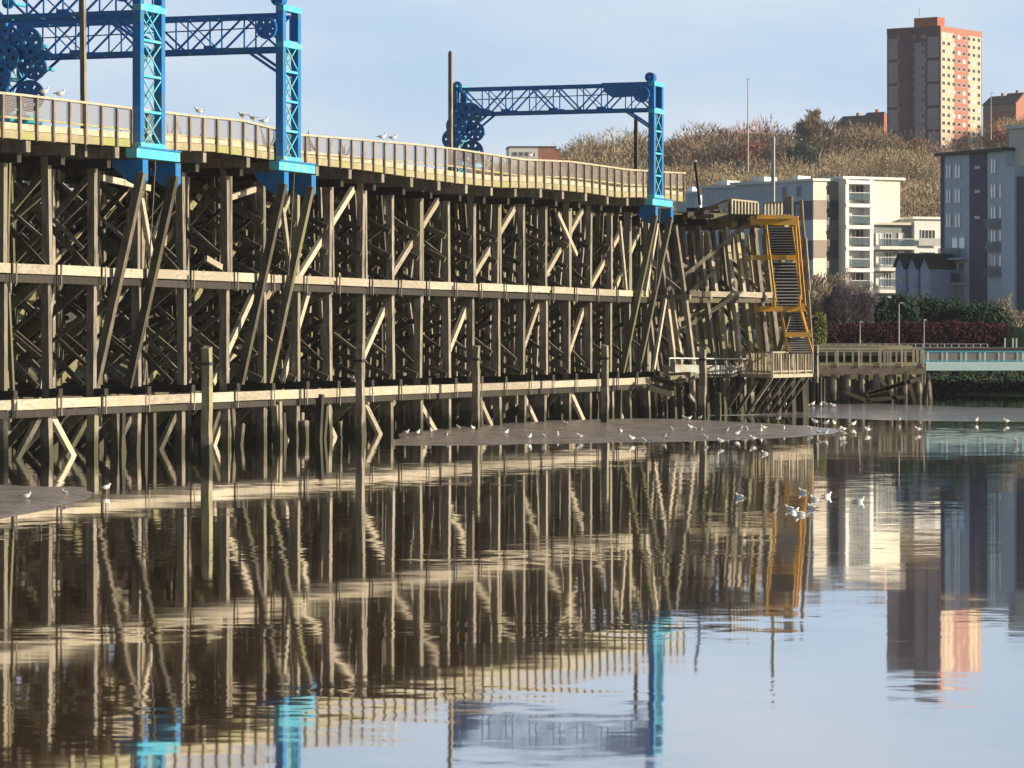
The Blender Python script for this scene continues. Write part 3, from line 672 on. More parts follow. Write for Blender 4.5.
# ------------------------------------------------------------------ poles on the deck and mooring posts in the water
def pole(name, px, y_top, y_bot, wout, width, m, label, lean=0, cap=False, Y=None):
    if Y is None: t = wall_t(px); p = W(t, wout); Y = p.y
    a = at(px, y_bot, Y); b = at(px + lean, y_top, Y)
    r = width / 2
    g = thing(name, a, label, 'pole')
    link('shaft', MB().beam(a, b - UPV * .02, width, width, N), m, g)
    link('cap', MB().beam(b - UPV * .02, b + UPV * .05, width * .7, width * .7, N), m, g)
    return g
pole('timber_pole', 84, -20, 157, 1.35, .2, M['timber'], 'tall pale timber pole bolted outside the deck rail left of the nearest gantry leg', -1.5)
pole('timber_pole', 450.5, 52, 193, 1.35, .19, M['timber'], 'tall dark timber pole bolted to the deck rail beside the farthest gantry wheels')
pole('timber_pole', 636, 117, 175, -12, .2, M['brace'], 'short dark timber pole behind the rail just left of the farthest gantry leg')
pole('timber_pole', 773, 137, 205, 0, .22, M['grey'], 'pale upright mast on the far deck above the yellow stairs', Y=226)
g = pole('deck_lamp_post', 700, 162, 205, 0, .14, M['dark'], 'thin leaning dark lamp post on the damaged far deck', -5, Y=214)
link('lamp_head', MB().beam(at(694.5, 161, 214), at(697, 161, 214), .12, .2, UPV), M['white'], g)

def mooring(px, ytop, ywater, wid, label, m='timber', ragged=False):
    p = ground(px, ywater); g = thing('mooring_post', p - UPV * 1.0, label, 'mooring post', 'tall mooring posts in the river before the staith')
    s = F / p.y; ztop = H + (HY - ytop) / s; w_ = wid / s / 1.2
    mb = MB(); n = 7; prev = None
    for i in range(n):
        z0 = -1 + (ztop + 1) * i / n; z1 = -1 + (ztop + 1) * (i + 1) / n; k0 = w_ * (1 - .12 * i / n); k1 = w_ * (1 - .12 * (i + 1) / n)
        vs = []
        for z, k in ((z0, k0), (z1, k1)):
            for a, b in ((-1, -1), (1, -1), (1, 1), (-1, 1)):
                q = N * (a * k / 2) + D * (b * k / 2); vs.append(p + q + UPV * (z + (random.uniform(-.12, .12) if (i == n - 1 and z == z1) else 0)) + Vector((mnoise.noise(Vector((z, px, 0))) * .05, 0, 0)))
        mb.add(vs, [(0, 1, 5, 4), (1, 2, 6, 5), (2, 3, 7, 6), (3, 0, 4, 7), (3, 2, 1, 0), (4, 5, 6, 7)])
    link('shaft', mb, M[m], g)
    link('iron_band', MB().beam(p + UPV * (ztop - .75), p + UPV * (ztop - .62), w_ * 1.04, w_ * 1.04, N), M['steel'], g)
for a in ((207, 346, 462, 11, 'nearest tall square mooring post, left of the others by the left gantry struts', 'green'),
          (360, 346, 441, 9, 'square mooring post in front of the middle of the staith with clean top', 'timber'),
          (476, 346, 431, 8, 'mooring post standing at the edge of the central mud bank', 'timber'),
          (605, 346, 424, 8, 'mooring post close to the staith just left of the farthest gantry', 'timber'),
          (702.5, 348, 419, 8, 'tall mooring post in front of the pale blue plank below the damaged section', 'timber'),
          (749, 350, 409, 7.5, 'mooring post in front of the walkway railing under the yellow stairs', 'timber'),
          (815.5, 345, 403, 7, 'rightmost mooring post where the walkway meets the timber jetty', 'timber'),
          (718, 394, 419, 7, 'short rotten mooring stump beside the tall post at the mud edge', 'dark')):
    mooring(a[0], a[1], a[2], a[3], a[4], a[5])
mooring(340, 422, 446, 5, 'short pale stump left of the central mooring post', 'green')

# ------------------------------------------------------------------ yellow staircase tower
st = thing('metal_staircase', gp(782, 214, 2.5), 'yellow and grey metal staircase zigzagging down the far end of the staith', 'staircase')
def landing(px0, px1, ytop, ybot, Y0, Y1):
    zt_ = H + (HY - ytop) * Y0 / F; zb_ = H + (HY - ybot) * Y0 / F
    x0, x1 = (px0 - 512) / F * Y0, (px1 - 512) / F * Y0
    l_ = link('landing', MB().aabb(x0, x1, Y0, Y0 + .12, zb_, zt_).aabb(x0, x0 + .12, Y0 + .12, Y1, zb_, zt_).aabb(x1 - .12, x1, Y0 + .12, Y1, zb_, zt_), M['yellow'], st)
    link('floor_grating', MB().aabb(x0 + .12, x1 - .12, Y0 + .12, Y1, zt_ - .1, zt_ - .04), M['steel'], l_)
    return x0, x1, zt_
L1 = landing(751, 797, 216, 225, 213, 217.5)
landing(757, 792, 215, 219, 212.7, 213)
L2 = landing(751, 797, 255, 260, 212.6, 217)
L3 = landing(760, 805, 306, 311.5, 212.3, 217)
L4 = landing(785, 811, 332, 337, 212.1, 216)
def flight(px0, px1, pxb0, pxb1, ytop, ybot, Ya, Yb, n):
    """treads between the two landings, stringers and a raised handrail on each side"""
    for k, (a, b) in enumerate(((px0, pxb0), (px1, pxb1))):
        s_ = link('stringer', MB().beam(at(a, ytop, Ya), at(b, ybot, Yb), .16, .06, UPV), M['yellow' if k else 'railpost'], st)
        if k: link('handrail', MB().tube(at(a, ytop, Ya) + UPV * .5, at(b, ybot, Yb) + UPV * 1.0, .035, n=6), M['yellow'], s_)
    for i in range(n):
        f = (i + .5) / n; a = at(px0 + (pxb0 - px0) * f, ytop + (ybot - ytop) * f, Ya + (Yb - Ya) * f); b = at(px1 + (pxb1 - px1) * f, ytop + (ybot - ytop) * f, Ya + (Yb - Ya) * f)
        link('tread', MB().beam(a, b, .055, .26, UPV), M['grey'], st)
        hh_ = (ybot - ytop) / n * Ya / F; link('dark_backing', MB().beam(a + Vector((.02, .11, -hh_ / 2)), b + Vector((-.02, .11, -hh_ / 2)), hh_ - .06, .02, UPV), M['steel'], st)  # dark plate added behind each tread so the gaps read dark
flight(768, 792, 772, 796, 226, 255, 213.2, 216.5, 11)
flight(773, 796, 777, 801, 261, 306, 216.5, 213, 14)
flight(786, 802, 788, 808, 311, 332, 213, 216, 8)
flight(789, 808, 790, 812, 337, 353, 215, 213, 7)
for a, b, Yp in (((766, 225), (776, 306), 212.5), ((795, 225), (801, 300), 212.4), ((800, 310), (812, 352), 212.3), ((781, 311), (788, 352), 212.6), ((797, 216), (805, 306), 216.8)):
    link('corner_post', MB().beam(at(*a, Yp), at(*b, Yp), .13, .13, N), M['yellow'], st)
for a, b in (((801, 200), (812, 352)), ((805, 238), (809, 290))):
    link('side_frame', MB().beam(at(*a, 215), at(*b, 215), .2, .2, N), M['timber'], st)
for px in (774, 799):
    link('handrail_post', MB().beam(at(px, 295, 212.2), at(px, 307, 212.2), .16, .12, N), M['yellow'], st)
link('handrail', MB().tube(at(774, 298, 212.15), at(799, 298, 212.15), .04, n=6), M['grey'], st)
link('raking_prop', MB().beam(at(789, 312, 213.3), at(779, 352, 213.3), .3, .25, N), M['brace'], st)
link('guard_panel', MB().beam(at(784, 206, 217), at(791, 205, 213), 1.1, .1, UPV), M['railpost'], st)
link('guard_panel', MB().beam(at(791.5, 206, 213), at(793.5, 206, 213), 1.2, .12, UPV), M['pale'], st)

# ------------------------------------------------------------------ lower walkway under the stairs
wk = thing('timber_walkway', gp(770, 222, 2.2), 'pale timber walkway with baluster railing below the yellow stairs', 'walkway')
zk = 2.35
A, B, Cn = gp(735, 216, zk), gp(772, 210.5, zk), gp(812, 217, zk)
link('deck', MB().prism([A, B, Cn, gp(806, 222, zk), gp(740, 222, zk)], UPV * .18), M['rail'], wk)
rail_run(wk, A + UPV * .2, B + UPV * .2, 1.35, 6, M['pale'], M['rail'], bal=18)
rail_run(wk, B + UPV * .2, Cn + UPV * .2, 1.35, 5, M['pale'], M['rail'], bal=24)
link('edge_board', MB().beam(B + UPV * .06, Cn + UPV * .06, .2, .12, UPV), M['rail'], wk)
link('edge_board', MB().beam(A + UPV * .06, B + UPV * .06, .2, .12, UPV), M['rail'], wk)
for i in range(6):
    a = B.lerp(Cn, i / 5.5); link('raking_strut', MB().beam(a - UPV * .05, a + Vector((-1.9, .8, -2.8)), .16, .14, UPV), M['brace' if i % 2 else 'timber'], wk)
for i in range(4):
    a = A.lerp(B, i / 3.2); link('raking_strut', MB().beam(a - UPV * .2, a + Vector((-1.6, .8, -2.7)), .2, .16, UPV), M['timber'], wk)
for i in range(9):
    a = gp(742 + i * 8, 222 - i * .3, 0); link('pile', MB().tube(a - UPV * .8, a + UPV * 2.35, .17, .15, n=8), M['dark'], wk)
pk = thing('service_gangway', gp(710, 212, 2.6), 'pale blue gangway plank with thin handrail between the staith posts', 'gangway')
link('deck', MB().beam(gp(669, 209, 2.88), gp(757, 218, 2.72), .55, .9, UPV), M['gangway'], pk)
rail_run(pk, gp(669, 208.5, 3.1), gp(748, 216.5, 3.0), .45, 7, M['white'], M['grey'], pw=.05, topw=.08, mid=False)
# dark revetment behind: ragged silt-covered sheet piles
rv = MB()
for i in range(46):
    px = 675 + i * 3.3; z = random.uniform(1.5, 2.2); a = gp(px, 243 + random.uniform(-.3, .3), 0); rv.tube(a - UPV, a + UPV * z, .16, .13, n=6)
solo('pile_revetment', rv, M['dark'], 'dark row of rotten piles behind the lower walkway', 'revetment')

# ------------------------------------------------------------------ timber jetty and footbridge
je = thing('timber_jetty', gp(868, 257, 0), 'weathered timber jetty on piles between the staith end and the footbridge', 'jetty')
Yj = 254.0; sj = F / Yj; zj = H + (HY - 373) / sj; XJ = lambda px: (px - 512) / F * Yj
link('deck', MB().aabb(XJ(814), XJ(926), Yj, Yj + 6, zj, zj + .3), M['timber'], je)
link('edge_beam', MB().aabb(XJ(814), XJ(925), Yj - .12, Yj, zj - .1, zj + .55), M['railpost'], je)
jr = rail_run(je, (XJ(816), Yj - .1, zj + .5), (XJ(923), Yj - .1, zj + .5), 1.3, 5, M['rail'], M['pale'], pw=.15, topw=.16)
rail_run(je, (XJ(816), Yj + 5.8, zj + .3), (XJ(923), Yj + 5.8, zj + .3), 1.3, 12, M['rail'], M['rail'], pw=.13)
for px in (881, 886, 892, 907, 915, 919, 923): link('gate_slat', MB().beam((XJ(px), Yj + 1, zj + .4), (XJ(px), Yj + 1, zj + 1.7), .18, .06, Vector((1, 0, 0))), M['pale'], je)
for i in range(8):
    px = 820 + i * 14.2; link('pile', MB().tube((XJ(px), Yj + .3, -.8), (XJ(px), Yj + .3, zj), .24, .22, n=9), M['timber'], je)
rv = MB()
for i in range(52):
    px = 817 + i * 2.15; rv.beam((XJ(px), Yj + 2.2 + random.uniform(-.15, .15), -.8), (XJ(px) + random.uniform(-.1, .1), Yj + 2.2, zj - random.uniform(.05, .7)), .2, .14, Vector((1, 0, 0)))
link('sheet_piling', rv, M['railpost'], je)
for a, b in (((866, 395), (922, 378)), ((866, 400), (905, 397)), ((845, 392), (870, 402)), ((880, 378), (896, 400)), ((868, 393), (905, 383)), ((905, 372), (915, 402))):
    link('brace', MB().beam(at(*a, Yj - .3), at(*b, Yj - .3), .28, .2, UPV), M['brace'], je)
for k in range(8):
    px = 921 + k * 1.6; link('corner_pile', MB().tube((XJ(px), Yj + random.uniform(0, 1.5), -.8), (XJ(px) - .1, Yj + random.uniform(0, 1.5), zj - random.uniform(-.3, .5)), .14, .12, n=7), M[random.choice(['timber', 'brace'])], je)
for k in range(7):
    px = random.uniform(866, 912); py = random.uniform(377, 398); a = at(px, py, Yj + 1); link('rubble_stone', MB().box(a, Vector((.3, .1, 0)), Vector((-.05, .2, 0)), Vector((0, .03, .22))), M['railpost'], je)

fb = thing('footbridge', gp(960, 254, 0), 'pale turquoise steel footbridge leading right from the timber jetty', 'footbridge')
XR = 60.0; zg0 = H + (HY - 370.5) / sj; zg1 = H + (HY - 362) / sj
link('girder', MB().aabb(XJ(926), XR, Yj, Yj + .25, zg0, zg1).aabb(XJ(926), XR, Yj + 2.8, Yj + 3.05, zg0, zg1), M['footcyan'], fb)
link('deck', MB().aabb(XJ(926), XR, Yj + .25, Yj + 2.8, zg1 - .25, zg1 - .1), M['steel'], fb)
for yy in (Yj + .05, Yj + 2.9):
    r = link('railing', MB().aabb(XJ(926), XR, yy, yy + .1, zg1 + .72, zg1 + .82).aabb(XJ(926), XR, yy, yy + .1, zg1 + .05, zg1 + .12), M['cyan'], fb)
    x = XJ(926) + .1
    while x < XR: link('railing_post', MB().aabb(x, x + .12, yy + .01, yy + .09, zg1, zg1 + .74), M['footcyan'], r); x += 1.42
    link('wire_infill', MB().aabb(XJ(926), XR, yy + .04, yy + .05, zg1 + .12, zg1 + .72), M['net'], r)
for x in (XJ(975), 58): link('pier', MB().tube((x + 12, Yj + 1.5, -1), (x + 12, Yj + 1.5, zg0), .4, n=12), M['steel'], fb)

# ------------------------------------------------------------------ gulls
def gull_mesh(kind):
    """standing or swimming gull facing +X, about 0.42 m long"""
    mb = MB()
    def blob(c, rx, ry, rz_, n=8, m=5, tilt=0):
        vs = []; fs = []
        for j in range(m + 1):
            a = math.pi * j / m
            for i in range(n):
                b = 2 * math.pi * i / n; x, y, z = -math.cos(a) * rx, math.sin(a) * math.cos(b) * ry, math.sin(a) * math.sin(b) * rz_
                vs.append((c[0] + x * math.cos(tilt) - z * math.sin(tilt), c[1] + y, c[2] + x * math.sin(tilt) + z * math.cos(tilt)))
        for j in range(m):
            for i in range(n): fs.append((j * n + i, j * n + (i + 1) % n, (j + 1) * n + (i + 1) % n, (j + 1) * n + i))
        mb.add(vs, fs)
    z = .24 if kind == 'stand' else .05
    mb.mi = 0; blob((0, 0, z), .19, .10, .11, tilt=.15); blob((.15, 0, z + .09), .06, .045, .085, tilt=-.5); blob((.19, 0, z + .155), .055, .045, .045)
    mb.prism([(-.15, -.04, z - .01), (-.28, -.025, z - .03), (-.28, .025, z - .03), (-.15, .04, z - .01)], (0, 0, .025))
    mb.mi = 1; blob((-.03, .06, z + .03), .17, .035, .06, tilt=.12); blob((-.03, -.06, z + .03), .17, .035, .06, tilt=.12)
    mb.mi = 2; mb.prism([(-.16, -.05, z + .01), (-.33, -.015, z - .01), (-.33, .015, z - .01), (-.16, .05, z + .01)], (0, 0, .025))
    mb.mi = 3; mb.prism([(.235, -.012, z + .15), (.29, 0, z + .14), (.235, .012, z + .15)], (0, 0, .018))
    if kind == 'stand':
        for s in (-.03, .03): mb.tube((0, s, z - .07), (.005, s, 0), .008, n=5); mb.prism([(-.01, s - .02, 0), (.06, s - .025, 0), (.06, s + .025, 0), (-.01, s + .02, 0)], (0, 0, .008))
    return mb
gm = {}
for kind in ('stand', 'swim'):
    mb = gull_mesh(kind); me = bpy.data.meshes.new('gull'); me.from_pydata(mb.v, [], mb.f)
    for k in ('gull', 'gullgrey', 'gulltip', 'beak'): me.materials.append(M[k])
    me.polygons.foreach_set('material_index', mb.m); me.polygons.foreach_set('use_smooth', [True] * len(me.polygons)); gm[kind] = me
def gull(p, kind, label, group, size=1.0, rz_=None):
    o = bpy.data.objects.new('gull', gm[kind]); C.objects.link(o); o.location = p; o.scale = (size,) * 3
    o.rotation_euler = (0, 0, random.uniform(0, 6.28) if rz_ is None else rz_); tag(o, label, 'gull', group)
mud = [(672, 431), (690.4, 428.5), (695, 431), (700.5, 431.5), (726, 432), (740, 429.7), (747, 431), (736.8, 435.3), (761, 432), (763.7, 429), (783.6, 430), (753, 440), (664, 438), (706, 439.5), (720.8, 443), (810, 430), (838.8, 430.5), (843.4, 430.5), (843.4, 435), (818.6, 434.6), (825, 434.6), (684.5, 419), (689, 419.5), (699.7, 419), (406, 434), (431, 432), (458.5, 429), (473, 429.5), (506, 434), (529.5, 438.5), (544, 438.5), (557.7, 436), (580, 438), (621, 433), (632, 440), (566, 425), (446, 436.5), (644, 442.5), (418, 434)]
for p in mud: gull(ground(p[0], p[1] + 1.5, .06) , 'stand', 'small white gull in the flock resting on the central grey mud bank', 'gulls on the central mud bank', .7)
for p in [(778, 421), (815, 424), (826, 425.5), (834, 425.5), (853, 426.5), (867, 431.5)]: gull(ground(p[0], p[1] + 1, 0), 'stand', 'white gull wading in the shallow channel behind the mud bank tip', 'gulls wading behind the mud bank', .85)
for i in range(13): gull(ground(757 + i * 6.3 + random.uniform(-2, 2), 407 + random.uniform(-.5, 1.5), .02), 'stand', 'tiny white gull in the row along the far mud edge under the walkway', 'gulls along the far mud edge', .9)
for p, l in (((957.5, 395.5), 'lone white gull on the far mud spit under the turquoise footbridge'), ((899, 421.5), 'white gull at the near edge of the bright mud flat below the jetty corner'), ((867.5, 432), 'white gull standing in shallow water just right of the mud bank tip'), ((918, 431.5), 'white gull standing alone in shallow water below the footbridge start'), ((976.5, 422), 'left of the two white gulls on the bright flat near the right edge'), ((1006.5, 423), 'right of the two white gulls on the bright flat near the right edge'), ((1016, 444), 'white gull on open water close to the right edge of the photo')):
    gull(ground(p[0], p[1] + 1, .02), 'stand', l, 'gulls on the right hand flats', .75)
for p, l in (((26, 501), 'leftmost white gull on the near mud bank'), ((65, 498), 'white gull bending near the middle of the near mud bank'), ((106, 492), 'white gull at the tip of the near mud bank')):
    gull(ground(*p, .06), 'stand', l, 'gulls on the near mud bank', .62)
for p, l in (((740, 497), 'lone white gull floating left of the swimming group'), ((803, 492), 'white gull floating at the top of the swimming group'), ((790, 509), 'white gull floating at the lower left of the swimming group'), ((794, 512), 'white gull touching the lower left gull of the swimming group'), ((801, 514), 'lowest white gull of the swimming group'), ((812, 508), 'white gull floating at the right of the swimming group'), ((815, 499), 'upright white gull above the right of the swimming group'), ((827, 496), 'dark backed gull floating between the group and the rightmost swimmer'), ((859, 501), 'rightmost swimming gull, alone with dark wing tips'), ((765, 453), 'gull floating just below the mud bank in the brown reflection')):
    gull(ground(p[0], p[1] + 1, 0), 'swim', l, 'gulls swimming on the river', .66, random.choice([0, 3.1, .5, 2.7]))
for px, l in ((47, 'gull perched on the deck rail left of the tall pale pole'), (31, 'leftmost gull perched on the deck rail under the winding wheels'), (186, 'single gull perched on the rail just right of the nearest gantry leg'), (229.5, 'left gull of the three perched on the rail before the second gantry'), (240, 'middle gull of the three perched on the rail before the second gantry'), (251, 'right gull of the three perched on the rail before the second gantry'), (369, 'left gull of the pair perched on the rail in the open middle stretch'), (380, 'right gull of the pair perched on the rail in the open middle stretch'), (517, 'gull perched on the rail in front of the low brick building')):
    t = wall_t(px) - 1.0; p = W(t, 1.1, rtop(t)); gull(p, 'stand', l, 'gulls perched on the deck rail', .85, random.choice([.1, 3.3, 2.9]))

# ------------------------------------------------------------------ buildings
class Facade:
    """vertical plane through a corner; converts photo positions to plane coordinates"""
    def __init__(s, px, Y, ang):       # ang: heading of the facade to the right, degrees from +X
        s.o = Vector(((px - 512) / F * Y, Y, 0)); s.u = Vector((math.cos(R(ang)), math.sin(R(ang)), 0)); s.n = Vector((s.u.y, -s.u.x, 0))
    def a(s, px, out=0):
        k = (px - 512) / F; o = s.o + s.n * out; return (k * o.y - o.x) / (s.u.x - k * s.u.y)
    def z(s, px, py): q = s.o + s.u * s.a(px); return H + (HY - py) * q.y / F
    def P(s, a, z, out=0): return s.o + s.u * a + s.n * out + UPV * z
    def slab(s, mb, a0, a1, z0, z1, o0, o1):
        return mb.box(s.P((a0 + a1) / 2, (z0 + z1) / 2, (o0 + o1) / 2), s.u * ((a1 - a0) / 2), s.n * ((o1 - o0) / 2), UPV * ((z1 - z0) / 2))
def window(f, parent, px0, px1, y0, y1, lights=2, m_pane='glass', out=0, fr='frame', th=.07):
    a0, a1 = f.a(px0), f.a(px1); pm = (px0 + px1) / 2; z1, z0 = f.z(pm, y0), f.z(pm, y1)
    w_ = MB(); f.slab(w_, a0, a1, z0, z0 + th, out, out + .1); f.slab(w_, a0, a1, z1 - th, z1, out, out + .1)
    for i in range(lights + 1):
        c = a0 + (a1 - a0) * i / lights; c = min(max(c, a0 + th / 2), a1 - th / 2); f.slab(w_, c - th / 2, c + th / 2, z0 + th, z1 - th, out, out + .1)
    o = link('window', w_, M[fr], parent)
    link('pane', f.slab(MB(), a0 + .02, a1 - .02, z0 + .02, z1 - .02, out + .005, out + .04), M[m_pane], o)
    return o
def block(f, parent, px0, px1, ytop, zbase, depth, m, roof=None, roofm='white', over=.3, name='wall', rt=.3, o=0):
    a0, a1 = f.a(px0), f.a(px1); z1 = f.z((px0 + px1) / 2, ytop)
    w_ = link(name, f.slab(MB(), a0, a1, zbase, z1, -depth, o), M[m], parent)
    if roof is not None: link('roof', f.slab(MB(), a0 - over, a1 + over, z1 + .002, z1 + rt, -depth - over, o + over), M[roofm], parent)
    return a0, a1, z1

# --- checkered cream apartment block with balconies
Yb = 420.0
ap = thing('apartment_block', gp(850, 425, 4), 'cream and white apartment block with stacked white framed balconies and checkered end', 'apartment block')
f1 = Facade(813.5, Yb, 30); fl = Facade(813.5, Yb, 30); fl.u = Vector((math.sin(R(30)), -math.cos(R(30)), 0)); fl.n = Vector((-math.cos(R(30)), -math.sin(R(30)), 0))
block(f1, ap, 813.5, 827, 181, 3, 9, 'cream', True); block(f1, ap, 827, 844, 181, 3, 8, 'grey_clad', True, o=-1.2)  # recessed half: its shade put into a darker grey render
yy = [181, 200, 219.5, 240, 258, 277, 296]
for i in (1, 3, 5):
    a0, a1 = f1.a(813.5), f1.a(827); link('cladding_panel', f1.slab(MB(), a0 + .01, a1 - .01, f1.z(820, yy[i + 1] if i < 5 else 296), f1.z(820, yy[i]), .002, .03), M['brown_clad'], ap)
    a0, a1 = f1.a(828), f1.a(844); link('cladding_panel', f1.slab(MB(), a0, a1, f1.z(836, yy[i + 1]), f1.z(836, yy[i]), -1.19, -1.15), M['slate_clad'], ap)
# left, shaded side with windows
def side_pt(px): return (lambda k: (k * fl.o.y - fl.o.x) / (fl.u.x - k * fl.u.y))((px - 512) / F)
aL = -9.0
link('side_wall', fl.slab(MB(), aL, 0, 3, f1.z(813.5, 181.5), .002, .05), M['bluegrey'], ap)
for i, y_ in enumerate((190, 210, 230, 250, 270, 290)):
    if i % 2: link('cladding_panel', fl.slab(MB(), aL + .05, -.05, f1.z(813.5, y_ + 9.5), f1.z(813.5, y_ - 9.5), .052, .08), M['slate_clad'], ap)
    for a_ in (-3.0, -6.2):
        zc = f1.z(813.5, y_); w_ = link('window', fl.slab(MB(), a_ - .6, a_ + .6, zc - .8, zc + .7, .082, .12), M['frame'], ap); link('pane', fl.slab(MB(), a_ - .5, a_ + .5, zc - .7, zc + .6, .12, .13), M['glass'], w_)
# balcony bay
bx0, bx1 = 845.5, 873
block(f1, ap, 844.2, 900, 179.5, 3, 9, 'cream', True, over=.5)
link('balcony_surround', (lambda mb: [f1.slab(mb, f1.a(a, 1.5), f1.a(b, 1.5), 6, f1.z(859, 180), .01, 1.5) for a, b in ((bx0, 849), (870, 873.5))] and mb)(MB()), M['whiterender'], ap)
for i, y_ in enumerate((180, 203, 224.5, 246, 267.5, 290)):
    zc = f1.z(859, y_ + 1.2)
    link('balcony_slab', f1.slab(MB(), f1.a(bx0 + .2, 1.5), f1.a(873.3, 1.5), zc - .45, zc, .02, 1.62), M['white'], ap)
    if i < 5:
        zn = f1.z(859, y_ + 22); 
        window(f1, ap, 846, 864, y_ + 5, y_ + 21, 4, 'palepane' if i % 2 else 'glass', out=.02)
        bl = link('balustrade', f1.slab(MB(), f1.a(849.1, 1.5), f1.a(869.9, 1.5), zn + .15, zn + 1.05, 1.42, 1.46), M['balcglass'], ap)
        link('handrail', f1.slab(MB(), f1.a(849.1, 1.5), f1.a(869.9, 1.5), zn + 1.05, zn + 1.12, 1.38, 1.48), M['frame'], bl)
# lower wing
f2 = Facade(873.5, 424, 20)
block(f2, ap, 874, 911, 225, 3, 9, 'grey_clad', True, 'palewood', over=.6)
for i, y_ in enumerate((228, 246.5, 268, 290)):
    zc = f2.z(890, y_)
    if i: link('balcony_slab', f2.slab(MB(), f2.a(874), f2.a(911 if i < 2 else 897), zc - .4, zc, .02, 1.6), M['white'], ap)
    if i < 3:
        window(f2, ap, 875.5, 883.5, y_ + 5, y_ + 19, 2, 'palepane', out=.02); window(f2, ap, 885, 891.5, y_ + 5, y_ + 19, 2, 'glass', out=.02)
        if i < 2: window(f2, ap, 898, 904, y_ + 5, y_ + 13, 1, 'palepane', out=.02)
        zn = f2.z(890, y_ + 19); bl = link('balustrade', f2.slab(MB(), f2.a(874.5), f2.a(910 if i < 1 else 897), zn + .1, zn + .95, 1.45, 1.48), M['balcglass'], ap); link('handrail', f2.slab(MB(), f2.a(874.5), f2.a(910 if i < 1 else 897), zn + .95, zn + 1.02, 1.42, 1.5), M['frame'], bl)
block(f2, ap, 911.5, 941, 219.5, 3, 9, 'whiterender', True, 'white', over=.4, o=.8)
for k, y_ in enumerate((230, 252)):
    window(f2, ap, 918, 932, y_, y_ + 15.5, 4, 'glass', out=.82); zc = f2.z(925, y_ + 16)
    link('balustrade', f2.slab(MB(), f2.a(914), f2.a(937), zc, zc + .95, 1.3, 1.34), M['grey'], ap)
for px0, px1 in ((845, 853), (857, 868), (876, 892)): window(f1 if px0 < 873 else f2, ap, px0, px1, 297, 310, 2, 'glass', out=.03)

# --- stepped block range left of it, seen over the staith
for k, (px0, px1, y_, Y_, l) in enumerate(((676, 700, 194, 470, 'leftmost low shaded blue grey apartment roof seen just past the farthest gantry'), (702, 736, 188, 460, 'shaded blue grey apartment block second from left above the damaged deck'), (736, 776, 184.5, 450, 'shaded blue grey apartment block behind the far deck railing and pale mast'), (777, 802, 183.5, 440, 'narrow shaded blue grey apartment block directly behind the staircase top'))):
    f = Facade(px0, Y_, -38 if k else -20); b_ = thing('apartment_block', gp((px0 + px1) / 2, Y_, 4), l, 'apartment block', 'stepped blue grey apartments behind the staith')
    a0, a1, z1 = block(f, b_, px0, px1, y_, 3, 8, 'bluegrey', True, 'white', over=.6, rt=.35)
    f.slab  # side that catches the sun
    n_ = max(2, int((px1 - px0) / 9))
    for i in range(n_):
        c = px0 + (px1 - px0) * (i + .5) / n_
        for r_ in range(3 if k > 1 else 1): window(f, b_, c - 2, c + 2, y_ + 5 + r_ * 20, y_ + 15 + r_ * 20, 2, 'palepane', out=.01)
    link('roof_plant', f.slab(MB(), a0 + 1, a0 + (a1 - a0) * .5, z1 + .35, z1 + 1.1, -5, -2), M['whiterender'], b_)

# --- gabled lilac-blue houses
for i, (px0, l) in enumerate(((895.5, 'leftmost gabled lilac blue house before the white apartment wing'), (908, 'middle gabled lilac blue house between two matching gables'), (920.5, 'rightmost gabled lilac blue house beside the dark apartment block'))):
    f = Facade(px0, 388 - i * 2.2, -50); h_ = thing('gabled_house', f.o + UPV * 4, l, 'house', 'three gabled lilac blue houses')
    a0, a1 = 0, f.a(px0 + 10); zr = f.z(px0 + 4, 255); ze = f.z(px0 + 1, 266.5)
    pts = [f.P(a0, 3.5), f.P(a1, 3.5), f.P(a1, ze - .4), f.P(a1 * .42, zr - .15), f.P(a0, ze - .1)]
    dp = 5.5 if i == 2 else 3.0; link('wall', MB().prism(pts, f.n * -dp), M['houseblue'], h_)
    rf = MB(); e = .3
    rf.prism([f.P(a1 * .42, zr, e), f.P(a1 * 1.0, ze - .35, e), f.P(a1 * 1.0, ze - .15, e), f.P(a1 * .42, zr + .22, e)], f.n * -(dp + .5))
    rf.prism([f.P(a1 * .42, zr, e), f.P(a1 * .42, zr + .22, e), f.P(-.1, ze + .15, e), f.P(-.1, ze - .1, e)], f.n * -(dp + .5))
    link('roof', rf, M['rooftile'], h_)
    for y_ in (276, 289): window(f, h_, px0 + 2.5, px0 + 7.5, y_, y_ + 9, 2, 'palepane', out=.01)

# --- dark blue apartment block at the right edge
f3 = Facade(941, 388, -64)
dk_ = thing('apartment_block', gp(975, 380, 4), 'tall shaded blue and slate apartment block with tinted balconies at the right edge', 'apartment block')
def blk3(px0, px1, y0, y1, m, nm='wall', o=0):
    a0, a1 = f3.a(px0), f3.a(px1); return link(nm, f3.slab(MB(), a0, a1, 3.5, f3.z(px0, y0), -7, o), M[m], dk_)
a0, a1 = f3.a(941), f3.a(970.5); ztop = f3.z(956, 155)
link('wall', f3.slab(MB(), a0, a1, 3.5, ztop, -8, 0), M['bluegrey'], dk_)
link('wall', f3.slab(MB(), a1 + .002, f3.a(987), 3.5, ztop, -8, .15), M['slate_clad'], dk_)
link('wall', f3.slab(MB(), f3.a(987) + .002, f3.a(1006), 3.5, ztop, -8, 0), M['bluegrey'], dk_)
link('wall', f3.slab(MB(), f3.a(1006) + .002, f3.a(1019), 3.5, ztop - 1.8, -8, .6), M['bluegrey'], dk_)
link('wall', f3.slab(MB(), f3.a(1019) + .002, f3.a(1032), 3.5, ztop - 3, -8, .3), M['slate_clad'], dk_)
